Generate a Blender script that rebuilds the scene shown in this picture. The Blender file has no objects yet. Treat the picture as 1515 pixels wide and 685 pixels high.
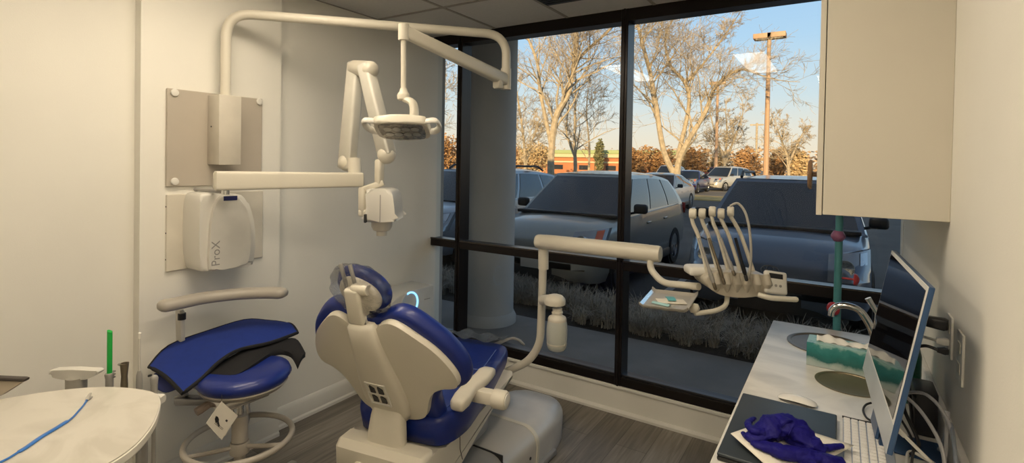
import bpy, bmesh, math, random
from mathutils import Vector, Matrix
random.seed(7)
R = math.radians
PI = math.pi
scn = bpy.context.scene
COL = scn.collection

# ------------------------------------------------------------ camera, light, exposure
PX, PY, FL = 757.5, 250.0, 767.0          # principal point and focal length of the photograph, in its pixels
CAMH = 1.65
cx_ = Vector((0.84377221, 0.5364097, 0.01769431))      # camera right
cu_ = Vector((-0.02306332, 0.00330098, 0.99972856))    # camera up
cf_ = Vector((-0.53620569, 0.84395126, -0.01515667))   # camera forward
cam_d = bpy.data.cameras.new('camera')
cam = bpy.data.objects.new('camera', cam_d)
COL.objects.link(cam)
mw = Matrix.Identity(4)
for i in range(3):
    mw[i][0] = cx_[i]; mw[i][1] = cu_[i]; mw[i][2] = -cf_[i]; mw[i][3] = (0, 0, CAMH)[i]
cam.matrix_world = mw
cam_d.sensor_fit = 'HORIZONTAL'
cam_d.sensor_width = 36
cam_d.lens = 36 * FL / 1515
cam_d.shift_x = 0
cam_d.shift_y = -(342.5 - PY) / 1515
cam_d.clip_start = 0.02
cam_d.clip_end = 600
scn.camera = cam

scn.view_settings.view_transform = 'Standard'
try: scn.view_settings.look = 'None'
except Exception: pass
scn.view_settings.gamma = 1
scn.view_settings.use_curve_mapping = False
scn.view_settings.exposure = 0.0

world = bpy.data.worlds.new('sky'); scn.world = world
world.use_nodes = True
nt = world.node_tree; nt.nodes.clear()
wo = nt.nodes.new('ShaderNodeOutputWorld'); bg = nt.nodes.new('ShaderNodeBackground')
tc = nt.nodes.new('ShaderNodeTexCoord'); sx = nt.nodes.new('ShaderNodeSeparateXYZ')
rp = nt.nodes.new('ShaderNodeValToRGB')
nt.links.new(tc.outputs['Generated'], sx.inputs[0]); nt.links.new(sx.outputs['Z'], rp.inputs[0])
e = rp.color_ramp.elements
e[0].position = 0.0; e[0].color = (1.0, 0.84, 0.60, 1)
e[1].position = 1.0; e[1].color = (0.20, 0.25, 0.33, 1)
for p_, c_ in ((0.06, (0.90, 0.86, 0.74, 1)), (0.12, (0.70, 0.83, 0.88, 1)), (0.22, (0.50, 0.74, 0.97, 1)), (0.34, (0.38, 0.64, 0.97, 1)), (0.5, (0.26, 0.36, 0.50, 1))):
    k = e.new(p_); k.color = c_
nt.links.new(rp.outputs[0], bg.inputs[0]); bg.inputs[1].default_value = 1.0
nt.links.new(bg.outputs[0], wo.inputs[0])

sun_d = bpy.data.lights.new('sun', 'SUN'); sun = bpy.data.objects.new('sun', sun_d); COL.objects.link(sun)
sun_d.energy = 6.5; sun_d.color = (1.0, 0.74, 0.42); sun_d.angle = R(0.6)
SUN_EL, SUN_AZ = 12.0, 12.0
sdir = Vector((-math.sin(R(SUN_AZ)) * math.cos(R(SUN_EL)), math.cos(R(SUN_AZ)) * math.cos(R(SUN_EL)), -math.sin(R(SUN_EL))))
sun.rotation_euler = sdir.to_track_quat('-Z', 'Y').to_euler()

PANEL_STRENGTH = 19.0       # emission of the ceiling light diffusers
PANEL_COLOR = (1.0, 0.85, 0.65, 1)

# ------------------------------------------------------------ helpers
def at(u, v, **k):
    """a point of the photograph put on a world plane x=, y= or z="""
    d = cx_ * ((u - PX) / FL) + cu_ * ((PY - v) / FL) + cf_
    a, val = list(k.items())[0]; i = 'xyz'.index(a)
    t = (val - (0, 0, CAMH)[i]) / d[i]
    return Vector((0, 0, CAMH)) + d * t

def mat(name, col, rough=0.5, metal=0.0, var=0.06, scale=8.0, bump=0.0, bscale=60.0, coat=0.0, emit=None, estr=0.0, alpha=None, trans=0.0, stretch=None):
    m = bpy.data.materials.new(name); m.use_nodes = True
    t = m.node_tree; b = t.nodes['Principled BSDF']
    b.inputs['Roughness'].default_value = rough; b.inputs['Metallic'].default_value = metal
    b.inputs['Coat Weight'].default_value = coat
    b.inputs['Transmission Weight'].default_value = trans
    tcn = t.nodes.new('ShaderNodeTexCoord'); mp = t.nodes.new('ShaderNodeMapping')
    t.links.new(tcn.outputs['Object'], mp.inputs[0])
    if stretch: mp.inputs['Scale'].default_value = stretch
    n = t.nodes.new('ShaderNodeTexNoise'); n.inputs['Scale'].default_value = scale; n.inputs['Detail'].default_value = 4
    t.links.new(mp.outputs[0], n.inputs['Vector'])
    r = t.nodes.new('ShaderNodeValToRGB')
    c = list(col)[:3]
    r.color_ramp.elements[0].position = 0.3; r.color_ramp.elements[1].position = 0.7
    r.color_ramp.elements[0].color = [x * (1 - var) for x in c] + [1]
    r.color_ramp.elements[1].color = [min(1, x * (1 + var)) for x in c] + [1]
    t.links.new(n.outputs['Fac'], r.inputs[0]); t.links.new(r.outputs[0], b.inputs['Base Color'])
    if bump:
        n2 = t.nodes.new('ShaderNodeTexNoise'); n2.inputs['Scale'].default_value = bscale; n2.inputs['Detail'].default_value = 3
        t.links.new(mp.outputs[0], n2.inputs['Vector'])
        bp = t.nodes.new('ShaderNodeBump'); bp.inputs['Strength'].default_value = bump; bp.inputs['Distance'].default_value = 0.01
        t.links.new(n2.outputs['Fac'], bp.inputs['Height']); t.links.new(bp.outputs[0], b.inputs['Normal'])
    if emit:
        b.inputs['Emission Color'].default_value = list(emit)[:3] + [1]; b.inputs['Emission Strength'].default_value = estr
    if alpha is not None: b.inputs['Alpha'].default_value = alpha
    return m

def glass_mat(name, tint=(1, 1, 1), ior=1.5, rough=0.0, gain=1.0):
    m = bpy.data.materials.new(name); m.use_nodes = True
    t = m.node_tree; t.nodes.clear()
    o = t.nodes.new('ShaderNodeOutputMaterial'); mx = t.nodes.new('ShaderNodeMixShader')
    tr = t.nodes.new('ShaderNodeBsdfTransparent'); gl = t.nodes.new('ShaderNodeBsdfGlossy'); fr = t.nodes.new('ShaderNodeFresnel')
    mu = t.nodes.new('ShaderNodeMath'); mu.operation = 'MULTIPLY'; mu.inputs[1].default_value = gain; mu.use_clamp = True
    tr.inputs[0].default_value = list(tint) + [1]; gl.inputs['Roughness'].default_value = rough; fr.inputs[0].default_value = ior
    t.links.new(fr.outputs[0], mu.inputs[0]); t.links.new(mu.outputs[0], mx.inputs[0])
    t.links.new(tr.outputs[0], mx.inputs[1]); t.links.new(gl.outputs[0], mx.inputs[2]); t.links.new(mx.outputs[0], o.inputs[0])
    return m

def finish(bm, sharp=35):
    bmesh.ops.recalc_face_normals(bm, faces=bm.faces[:])
    for f in bm.faces: f.smooth = True
    for ed in bm.edges:
        if len(ed.link_faces) == 2:
            if ed.calc_face_angle(0) > R(sharp): ed.smooth = False

def obj(name, bm, m, parent=None, world=True, sharp=35, recalc=True):
    if recalc: finish(bm, sharp)
    me = bpy.data.meshes.new(name); bm.to_mesh(me); bm.free()
    mats = m if isinstance(m, (list, tuple)) else [m]
    for q in mats: me.materials.append(q)
    o = bpy.data.objects.new(name, me); COL.objects.link(o)
    if parent is not None:
        o.parent = parent
        if world: me.transform(WM(parent).inverted())
    return o

def WM(o):
    m = Matrix.LocRotScale(o.location, o.rotation_euler, o.scale)
    return WM(o.parent) @ m if o.parent else m

def tag(o, label=None, cat=None, group=None, kind=None):
    if label: o['label'] = label
    if cat: o['category'] = cat
    if group: o['group'] = group
    if kind: o['kind'] = kind
    return o

def thing(name, label, cat, loc=(0, 0, 0), rz=0, group=None):
    o = bpy.data.objects.new(name, None); COL.objects.link(o)
    o.empty_display_size = 0.1
    o.location = loc; o.rotation_euler = (0, 0, rz)
    return tag(o, label, cat, group)

def struct(name, bm, m, parent=None, **k):
    o = obj(name, bm, m, parent, **k)
    if parent is None: o['kind'] = 'structure'
    return o

def copy_tree(o, parent=None):
    c = o.copy(); COL.objects.link(c)
    if parent: c.parent = parent
    for ch in list(o.children): copy_tree(ch, c)
    return c

def NB(): return bmesh.new()

def box(bm, x0, x1, y0, y1, z0, z1, bev=0.0, seg=2, M=None):
    r = bmesh.ops.create_cube(bm, size=1)
    vs = r['verts']
    for v in vs:
        v.co = Vector(((x0 + x1) / 2 + v.co.x * (x1 - x0), (y0 + y1) / 2 + v.co.y * (y1 - y0), (z0 + z1) / 2 + v.co.z * (z1 - z0)))
    allv = set(vs)
    if bev > 0:
        es = list({e for v in vs for e in v.link_edges})
        rr = bmesh.ops.bevel(bm, geom=es, offset=bev, segments=seg, profile=0.5, affect='EDGES')
        allv = {v for v in allv if v.is_valid} | set(rr['verts'])
    if M is not None:
        for v in allv: v.co = M @ v.co
    return bm

def ring_frame(p, t, up=None):
    t = t.normalized()
    a = up if up is not None else (Vector((0, 0, 1)) if abs(t.z) < 0.95 else Vector((1, 0, 0)))
    s = t.cross(a)
    if s.length < 1e-5: s = t.cross(Vector((0, 1, 0)))
    s.normalize(); b = s.cross(t).normalized()
    return s, b

def loft(bm, rings, cap=True, close=False):
    vs = [[bm.verts.new(p) for p in r] for r in rings]
    n = len(vs[0]); k = len(vs)
    for i in range(k if close else k - 1):
        a, b = vs[i], vs[(i + 1) % k]
        for j in range(n):
            try: bm.faces.new((a[j], a[(j + 1) % n], b[(j + 1) % n], b[j]))
            except ValueError: pass
    if cap and not close:
        try:
            bm.faces.new(list(reversed(vs[0]))); bm.faces.new(vs[-1])
        except ValueError: pass
    return bm

def tube(bm, pts, r, seg=12, cap=True, close=False, sx=1.0, sy=1.0):
    pts = [Vector(p) for p in pts]; n = len(pts)
    rs = r if isinstance(r, (list, tuple)) else [r] * n
    rings = []; s = None
    for i, p in enumerate(pts):
        if close: t = pts[(i + 1) % n] - pts[i - 1]
        elif i == 0: t = pts[1] - pts[0]
        elif i == n - 1: t = pts[-1] - pts[-2]
        else: t = (pts[i + 1] - p).normalized() + (p - pts[i - 1]).normalized()
        if t.length < 1e-9: t = Vector((0, 0, 1))
        t.normalize()
        if s is None: s, b = ring_frame(p, t)
        else:
            s = (s - t * s.dot(t))
            if s.length < 1e-6: s, b = ring_frame(p, t)
            s.normalize(); b = s.cross(t)
        rings.append([p + (s * math.cos(2 * PI * j / seg) * sx + b * math.sin(2 * PI * j / seg) * sy) * rs[i] for j in range(seg)])
    return loft(bm, rings, cap, close)

def smooth(pts, n=6, close=False):
    P = [Vector(p) for p in pts]; out = []
    m = len(P); rng = range(m if close else m - 1)
    for i in rng:
        p1, p2 = P[i], P[(i + 1) % m]
        p0 = P[i - 1] if (close or i > 0) else p1
        p3 = P[(i + 2) % m] if (close or i + 2 < m) else p2
        for k in range(n):
            t = k / n
            out.append(0.5 * ((2 * p1) + (-p0 + p2) * t + (2 * p0 - 5 * p1 + 4 * p2 - p3) * t * t + (-p0 + 3 * p1 - 3 * p2 + p3) * t ** 3))
    if not close: out.append(P[-1].copy())
    return out

def bent(pts, rad, n=6):
    """polyline with rounded corners of radius rad"""
    P = [Vector(p) for p in pts]; out = [P[0]]
    for i in range(1, len(P) - 1):
        a = (P[i - 1] - P[i]); b = (P[i + 1] - P[i])
        rr = min(rad, a.length * 0.49, b.length * 0.49)
        A = P[i] + a.normalized() * rr; B = P[i] + b.normalized() * rr
        for k in range(n + 1):
            t = k / n
            out.append((1 - t) ** 2 * A + 2 * t * (1 - t) * P[i] + t * t * B)
    out.append(P[-1]); return out

def lathe(bm, prof, c=(0, 0, 0), seg=24, M=None):
    """prof: list of (r, z) revolved about z through c"""
    c = Vector(c); rings = []
    for r, z in prof:
        ring = [Vector((r * math.cos(2 * PI * j / seg), r * math.sin(2 * PI * j / seg), z)) for j in range(seg)]
        if M is not None: ring = [M @ p for p in ring]
        rings.append([p + c for p in ring])
    return loft(bm, rings, True)

def axisM(d):
    return Vector(d).normalized().to_track_quat('Z', 'Y').to_matrix().to_4x4()

def prism(bm, poly, d0, d1, M=None, bev=0.0, seg=2):
    """poly in (x, y), extruded d0..d1 along z, then transformed by M"""
    n = len(poly)
    a = [bm.verts.new((p[0], p[1], d0)) for p in poly]; b = [bm.verts.new((p[0], p[1], d1)) for p in poly]
    fs = [bm.faces.new(list(reversed(a))), bm.faces.new(b)]
    for i in range(n): fs.append(bm.faces.new((a[i], a[(i + 1) % n], b[(i + 1) % n], b[i])))
    allv = set(a + b)
    if bev > 0:
        es = list({e for f in fs[:2] for e in f.edges})
        rr = bmesh.ops.bevel(bm, geom=es, offset=bev, segments=seg, profile=0.5, affect='EDGES')
        allv = {v for v in allv if v.is_valid} | set(rr['verts'])
    if M is not None:
        for v in allv: v.co = M @ v.co
    return bm

def grid(bm, fn, nu, nv):
    vs = [[bm.verts.new(fn(i / nu, j / nv)) for j in range(nv + 1)] for i in range(nu + 1)]
    for i in range(nu):
        for j in range(nv):
            bm.faces.new((vs[i][j], vs[i + 1][j], vs[i + 1][j + 1], vs[i][j + 1]))
    return bm

def slab(bm, fn, nu, nv, th):
    """a grid surface given thickness th (vector or fn(u,v)->Vector)"""
    g = th if callable(th) else (lambda u, v: th)
    a = [[bm.verts.new(fn(i / nu, j / nv)) for j in range(nv + 1)] for i in range(nu + 1)]
    b = [[bm.verts.new(fn(i / nu, j / nv) + g(i / nu, j / nv)) for j in range(nv + 1)] for i in range(nu + 1)]
    for i in range(nu):
        for j in range(nv):
            bm.faces.new((a[i][j], a[i + 1][j], a[i + 1][j + 1], a[i][j + 1]))
            bm.faces.new((b[i][j], b[i][j + 1], b[i + 1][j + 1], b[i + 1][j]))
    for i in range(nu):
        bm.faces.new((a[i][0], b[i][0], b[i + 1][0], a[i + 1][0])); bm.faces.new((a[i][nv], a[i + 1][nv], b[i + 1][nv], b[i][nv]))
    for j in range(nv):
        bm.faces.new((a[0][j], a[0][j + 1], b[0][j + 1], b[0][j])); bm.faces.new((a[nu][j], b[nu][j], b[nu][j + 1], a[nu][j + 1]))
    return bm

def xform(bm, M):
    for v in bm.verts: v.co = M @ v.co
    return bm

def subd(bm, n=1):
    for _ in range(n):
        bmesh.ops.subdivide_edges(bm, edges=bm.edges[:], cuts=1, use_grid_fill=True, smooth=0.6)
    return bm

def text_mesh(s, size, m, name, M, parent, ext=0.0008, sx=1.0):
    c = bpy.data.curves.new(name, 'FONT'); c.body = s; c.size = size; c.extrude = ext; c.align_x = 'LEFT'
    t = bpy.data.objects.new(name + '_tmp', c); COL.objects.link(t)
    dg = bpy.context.evaluated_depsgraph_get(); me = bpy.data.meshes.new_from_object(t.evaluated_get(dg))
    bpy.data.objects.remove(t)
    me.transform(Matrix.Diagonal((sx, 1, 1, 1))); me.transform(M)
    me.materials.clear(); me.materials.append(m)
    o = bpy.data.objects.new(name, me); COL.objects.link(o); o.parent = parent
    if parent: me.transform(WM(parent).inverted())
    return o

# ------------------------------------------------------------ materials
WALL = mat('wall paint', (0.82, 0.80, 0.73), 0.75, var=0.015, scale=3, bump=0.05, bscale=250)
CEILM = mat('ceiling tile', (0.66, 0.645, 0.62), 0.9, var=0.03, scale=60, bump=0.2, bscale=300)
TRIMW = mat('white trim paint', (0.74, 0.72, 0.66), 0.4, var=0.01)
FRAME = mat('dark bronze aluminium', (0.014, 0.010, 0.009), 0.3, 0.4, var=0.1)
BEIGE = mat('beige moulded plastic', (0.68, 0.64, 0.54), 0.35, var=0.015, scale=4)
WHITEP = mat('white plastic', (0.74, 0.72, 0.66), 0.3, var=0.01)
TAUPE = mat('taupe paint', (0.47, 0.42, 0.35), 0.5, var=0.02)
GREYP = mat('grey plastic', (0.32, 0.31, 0.29), 0.4, var=0.03)
SILVER = mat('silver grey moulded cover', (0.52, 0.50, 0.46), 0.33, 0.1, var=0.02)
DARK = mat('dark plastic', (0.02, 0.02, 0.022), 0.4, var=0.1)
CHROME = mat('chrome', (0.75, 0.75, 0.74), 0.14, 1.0, var=0.02)
STEEL = mat('brushed steel', (0.28, 0.24, 0.18), 0.45, 1.0, var=0.05, scale=30)
VINYL = mat('royal blue vinyl', (0.006, 0.022, 0.19), 0.40, var=0.05, scale=14, bump=0.04, bscale=300, coat=0.15)
APRONM = mat('blue apron fabric', (0.005, 0.026, 0.21), 0.9, var=0.06, scale=25, bump=0.1, bscale=400)
BLACKF = mat('black fabric', (0.006, 0.006, 0.008), 0.85, var=0.1, bump=0.1, bscale=300)
STOOLM = mat('warm grey plastic', (0.40, 0.37, 0.32), 0.4, var=0.02)
NAVY = mat('navy print', (0.02, 0.025, 0.12), 0.3)
INK = mat('grey ink', (0.30, 0.29, 0.27), 0.5)
PAPER = mat('paper', (0.75, 0.71, 0.62), 0.7, var=0.03, scale=20)

def cover_mat():
    m = bpy.data.materials.new('clear plastic cover'); m.use_nodes = True
    t = m.node_tree; t.nodes.clear()
    o = t.nodes.new('ShaderNodeOutputMaterial'); mx = t.nodes.new('ShaderNodeMixShader'); tr = t.nodes.new('ShaderNodeBsdfTransparent')
    gl = t.nodes.new('ShaderNodeBsdfGlossy'); gl.inputs['Roughness'].default_value = 0.12; gl.inputs[0].default_value = (0.9, 0.9, 0.9, 1)
    fr = t.nodes.new('ShaderNodeFresnel'); fr.inputs[0].default_value = 1.28
    n = t.nodes.new('ShaderNodeTexNoise'); n.inputs['Scale'].default_value = 35; n.inputs['Detail'].default_value = 2
    bp = t.nodes.new('ShaderNodeBump'); bp.inputs['Strength'].default_value = 0.9; bp.inputs['Distance'].default_value = 0.02
    t.links.new(n.outputs['Fac'], bp.inputs['Height']); t.links.new(bp.outputs[0], gl.inputs['Normal']); t.links.new(bp.outputs[0], fr.inputs['Normal'])
    t.links.new(fr.outputs[0], mx.inputs[0]); t.links.new(tr.outputs[0], mx.inputs[1]); t.links.new(gl.outputs[0], mx.inputs[2]); t.links.new(mx.outputs[0], o.inputs[0])
    return m
COVER = cover_mat()

def floor_mat():
    m = bpy.data.materials.new('grey oak vinyl planks'); m.use_nodes = True
    t = m.node_tree; b = t.nodes['Principled BSDF']; b.inputs['Roughness'].default_value = 0.42
    tcn = t.nodes.new('ShaderNodeTexCoord'); mp = t.nodes.new('ShaderNodeMapping'); mp.inputs['Rotation'].default_value = (0, 0, PI / 2)
    t.links.new(tcn.outputs['Object'], mp.inputs[0])
    br = t.nodes.new('ShaderNodeTexBrick'); br.offset = 0.37; br.inputs['Scale'].default_value = 1
    br.inputs['Brick Width'].default_value = 1.22; br.inputs['Row Height'].default_value = 0.18; br.inputs['Mortar Size'].default_value = 0.0012
    br.inputs['Color1'].default_value = (0.150, 0.132, 0.110, 1); br.inputs['Color2'].default_value = (0.24, 0.215, 0.182, 1)
    br.inputs['Mortar'].default_value = (0.05, 0.04, 0.035, 1)
    t.links.new(mp.outputs[0], br.inputs['Vector'])
    mp2 = t.nodes.new('ShaderNodeMapping'); mp2.inputs['Scale'].default_value = (22, 1.3, 1); t.links.new(tcn.outputs['Object'], mp2.inputs[0])
    n = t.nodes.new('ShaderNodeTexNoise'); n.inputs['Scale'].default_value = 2.2; n.inputs['Detail'].default_value = 7; n.inputs['Distortion'].default_value = 0.6
    t.links.new(mp2.outputs[0], n.inputs['Vector'])
    mx = t.nodes.new('ShaderNodeMixRGB'); mx.blend_type = 'OVERLAY'; mx.inputs[0].default_value = 0.75
    t.links.new(br.outputs[0], mx.inputs[1]); t.links.new(n.outputs['Fac'], mx.inputs[2]); t.links.new(mx.outputs[0], b.inputs['Base Color'])
    return m
FLOORM = floor_mat()

def stone_mat(name, c1, c2, scale=3.0, rough=0.3):
    m = bpy.data.materials.new(name); m.use_nodes = True
    t = m.node_tree; b = t.nodes['Principled BSDF']; b.inputs['Roughness'].default_value = rough
    tcn = t.nodes.new('ShaderNodeTexCoord'); mp = t.nodes.new('ShaderNodeMapping'); mp.inputs['Rotation'].default_value = (0, 0, 0.9); mp.inputs['Scale'].default_value = (1, 1.5, 1)
    t.links.new(tcn.outputs['Object'], mp.inputs[0])
    n = t.nodes.new('ShaderNodeTexNoise'); n.inputs['Scale'].default_value = scale; n.inputs['Detail'].default_value = 8; n.inputs['Distortion'].default_value = 1.4
    t.links.new(mp.outputs[0], n.inputs['Vector'])
    r = t.nodes.new('ShaderNodeValToRGB'); r.color_ramp.elements[0].position = 0.34; r.color_ramp.elements[1].position = 0.58
    r.color_ramp.elements[0].color = list(c1) + [1]; r.color_ramp.elements[1].color = list(c2) + [1]
    t.links.new(n.outputs['Fac'], r.inputs[0]); t.links.new(r.outputs[0], b.inputs['Base Color'])
    return m
COUNTERM = stone_mat('veined pale laminate', (0.56, 0.55, 0.51), (0.76, 0.74, 0.69), 3.2)
TABLEM = stone_mat('cream veined laminate', (0.54, 0.51, 0.44), (0.63, 0.60, 0.53), 5.0)
# ------------------------------------------------------------ the room
XL, XR, YW, YB, ZC = -2.85, 0.27, 3.25, -2.3, 2.655
CHX, CHY0, CHY1 = -2.79, 1.122, 1.845        # the chase that carries the wall unit

bm = NB(); box(bm, XL - .1, XR + .1, YB - .1, YW + .14, -.12, 0); struct('floor', bm, FLOORM)
bm = NB(); box(bm, XL - .1, XR + .1, YB - .1, YW + .14, ZC, ZC + .12); struct('ceiling', bm, CEILM)
GRIDM = mat('ceiling grid paint', (0.36, 0.33, 0.29), 0.6, var=0.01)
bm = NB()
x = -2.24
while x < XR: box(bm, x - .011, x + .011, YB, YW + .02, ZC - .004, ZC + .01); x += .61
y = 2.64
while y > YB: box(bm, XL, XR, y - .011, y + .011, ZC - .005, ZC + .01); y -= .61
box(bm, XL, XL + .012, YB, YW, ZC - .004, ZC + .01)
struct('trim_1', bm, GRIDM)
bm = NB(); box(bm, XL - .12, XL, YB - .1, YW + .12, 0, ZC); struct('wall_left', bm, WALL)
bm = NB(); box(bm, XL, CHX, CHY0, CHY1, 0, ZC); struct('wall_chase', bm, WALL)
bm = NB(); box(bm, XR, XR + .12, YB - .1, YW + .12, 0, ZC); struct('wall_right', bm, WALL)
bm = NB(); box(bm, XL - .1, XR + .1, YB - .12, YB, 0, ZC); struct('wall_back', bm, WALL)
bm = NB(); box(bm, XL, XR, YW, YW + .12, 0, .18); box(bm, XL, XR, YW - .012, YW + .02, .165, .185, .003)
struct('wall_window', bm, WALL)
def board(name, pts_y, x, side):
    b = NB()
    prof = [(0, 0), (.022, 0), (.022, .018), (.014, .028), (.014, .10), (.008, .118), (.003, .128), (0, .13)]
    M = Matrix(((side, 0, 0, x), (0, 0, 1, 0), (0, 1, 0, 0), (0, 0, 0, 1)))
    prism(b, prof, pts_y[0], pts_y[1], M); return struct(name, b, TRIMW)
board('baseboard_left', (CHY1, YW), XL, 1)
board('baseboard_chase', (CHY0, CHY1), CHX, 1)
board('baseboard_rear_left', (YB, CHY0), XL, 1)
board('baseboard_right', (YB, YW), XR, -1)
bm = NB(); prism(bm, [(0, 0), (.02, 0), (.02, .016), (.012, .026), (0, .03)], XL, XR, Matrix(((0, 0, 1, 0), (-1, 0, 0, YW), (0, 1, 0, 0), (0, 0, 0, 1))))
struct('baseboard_window', bm, TRIMW)
bm = NB(); box(bm, .268, XR, YW - .0, YW + .12, .18, ZC); struct('trim_2', bm, WALL)
# a plain door behind the camera
bm = NB(); box(bm, -1.9, -1.0, YB, YB + .03, 0, 2.1, .004); dr = struct('door_1', bm, TRIMW)
bm = NB(); lathe(bm, [(.0, 0), (.026, 0), (.026, .01), (.012, .015), (.012, .05), (.024, .055), (.024, .08), (0, .085)], (-1.07, YB + .03, 1.0), 16, axisM((0, 1, 0)))
struct('door_handle', bm, CHROME, dr)

# window wall: bronze frame, glass panes
win = bpy.data.objects.new('window_1', None); COL.objects.link(win); win.location = (-1.2, YW, .18); win['kind'] = 'structure'
F0, F1 = YW, YW + .12
WX1 = .268
def fpart(name, x0, x1, y0, y1, z0, z1):
    b = NB(); box(b, x0, x1, y0, y1, z0, z1, .003, 1); o = obj(name, b, FRAME, win); return o
fpart('bottom_rail', XL, WX1, F0, F1, .183, .245)
fpart('top_rail', XL, WX1, F0, F1, 2.575, ZC)
fpart('middle_rail', XL, WX1, F0, F1, .945, 1.005)
for m0, m1 in ((-2.593, -2.545), (-1.236, -1.188)):
    b = NB(); box(b, m0, m1, F0 - .004, F1, .183, ZC, .003, 1); box(b, m0 + .018, m1 - .018, F0 - .012, F0, .183, ZC, .002, 1); obj('mullion', b, FRAME, win)
b = NB(); box(b, XL, WX1, F0 - .004, F0 + .012, 1.0, 1.012, .002, 1); obj('rail_cap', b, mat('pale bronze edge', (.10, .085, .075), .22, .8), win)  # cap strip in a paler, shinier metal than the frame
b = NB(); box(b, XL, WX1, F0 + .012, F0 + .05, .243, .258, .003, 1); obj('glazing_bead', b, mat('bead aluminium', (.05, .05, .055), .3, .6), win)
PANE = glass_mat('window glass', (.93, .95, .94), 1.52, gain=.55)
xs = [(XL, -2.593), (-2.545, -1.236), (-1.188, WX1)]
for x0, x1 in xs:
    for z0, z1 in ((.24, .95), (1.0, 2.58)):
        b = NB(); yy = YW + .065
        v = [b.verts.new(p) for p in ((x0, yy, z0), (x1, yy, z0), (x1, yy, z1), (x0, yy, z1))]; b.faces.new(v)
        obj('pane', b, PANE, win, recalc=False)

# ------------------------------------------------------------ ceiling lights (1 x 4 ft troffers)
DIFF = mat('light diffuser', (.9, .88, .8), .5, emit=PANEL_COLOR, estr=PANEL_STRENGTH)
cl = None
for (lx, ly, lab) in ((-2.0, .45, 'long white ceiling troffer light nearest the left wall, over the round table'), (-.72, .45, 'long white ceiling troffer light over the worktop side of the room'), (-.12, -1.15, 'added unseen ceiling troffer light at the rear beside the right wall, brightening the room')):  # rear troffer is an added, unseen fill light for the room
    if cl is None:
        cl = thing('ceiling_light', lab, 'ceiling light', (lx, ly, ZC), 0, 'ceiling troffer lights')
        b = NB()
        for q in ((-.15, .15, 0, .02), (-.15, .15, 1.2, 1.22), (-.15, -.13, .02, 1.2), (.13, .15, .02, 1.2)): box(b, q[0], q[1], q[2], q[3], -.014, 0, .002, 1)
        obj('frame', b, WHITEP, cl, world=False)
        b = NB(); box(b, -.13, .13, .02, 1.2, -.008, -.002); obj('diffuser', b, DIFF, cl, world=False)
    else:
        c = copy_tree(cl); c.location = (lx, ly, ZC); c['label'] = lab
# slot diffuser in the ceiling
p = at(842, 0, z=ZC)
vent = thing('air_diffuser', 'black slotted air diffuser set in the ceiling above the window', 'vent', (p.x, p.y - .06, ZC))
b = NB(); box(b, -.16, .13, -.07, .07, -.012, 0, .002, 1); obj('frame', b, mat('diffuser black', (.012, .012, .012), .5), vent, world=False)
for k in range(3):
    b = NB(); box(b, -.145, .115, -.045 + k * .035, -.033 + k * .035, -.017, -.01); obj('slat', b, DARK, vent, world=False)

# ------------------------------------------------------------ outdoors
ASPH = mat('asphalt', (.065, .062, .058), .85, var=.25, scale=1.2, bump=.3, bscale=60)
CONC = mat('sidewalk concrete', (.22, .205, .19), .8, var=.12, scale=3, bump=.2, bscale=90)
STUCCO = mat('exterior stucco', (.42, .40, .37), .8, var=.05)
COLM = mat('painted concrete column', (.45, .445, .43), .7, var=.04, scale=3, bump=.1, bscale=30)
b = NB(); box(b, -16, 12, YW + .12, 4.78, -.3, -.02); struct('sidewalk', b, CONC)
SOIL = mat('dark mulch', (.035, .028, .022), .95, var=.4, scale=30, bump=.6, bscale=50)
b = NB(); grid(b, lambda u, v: Vector((-16 + 28 * u, 4.78 + .95 * v, -.03 + .02 * math.sin(u * 60) * math.sin(v * 9))), 60, 6)
for v_ in list(b.verts): pass
struct('planting_bed', b, SOIL)
b = NB(); box(b, -30, 20, 5.72, 5.87, -.3, 0.0, .01); struct('kerb', b, CONC)
b = NB(); grid(b, lambda u, v: Vector((-140 + 240 * u, 5.8 + 21.2 * v, -.15)), 4, 4); struct('parking_lot', b, ASPH)
DRYG = mat('dry winter grass', (.55, .38, .13), .95, var=.3, scale=2)
b = NB(); box(b, -90, 60, 27, 30.5, -.4, -.10); struct('grass_strip', b, DRYG)
b = NB(); grid(b, lambda u, v: Vector((-300 + 600 * u, 30.5 + 400 * v, -.2 )), 4, 4); struct('far_ground', b, mat('far lot', (.20, .17, .13), .9, var=.3, scale=.3))
# pale ice patch by the lane edge
b = NB(); grid(b, lambda u, v: at(990 + 90 * u, 308, z=-.145) * 1.0 + Vector((0, 1.2 * (v - .5) * (1 - .5 * abs(2 * u - 1)), 0.004)), 12, 3)
obj('kerb_snow', b, mat('old snow', (.62, .64, .68), .8, var=.1)); tag(bpy.data.objects['kerb_snow'], 'thin strip of old snow on the tarmac behind the parked cars', 'snow', kind='stuff')
# stall lines
LINE = mat('stall paint', (.35, .35, .36), .8, var=.2)
b = NB()
for xx in (-10.6, -7.76, -4.92, -2.04, .80, 3.64): box(b, xx - .05, xx + .05, 6.0, 11.2, -.149, -.145)
struct('stall_lines', b, LINE)
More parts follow.
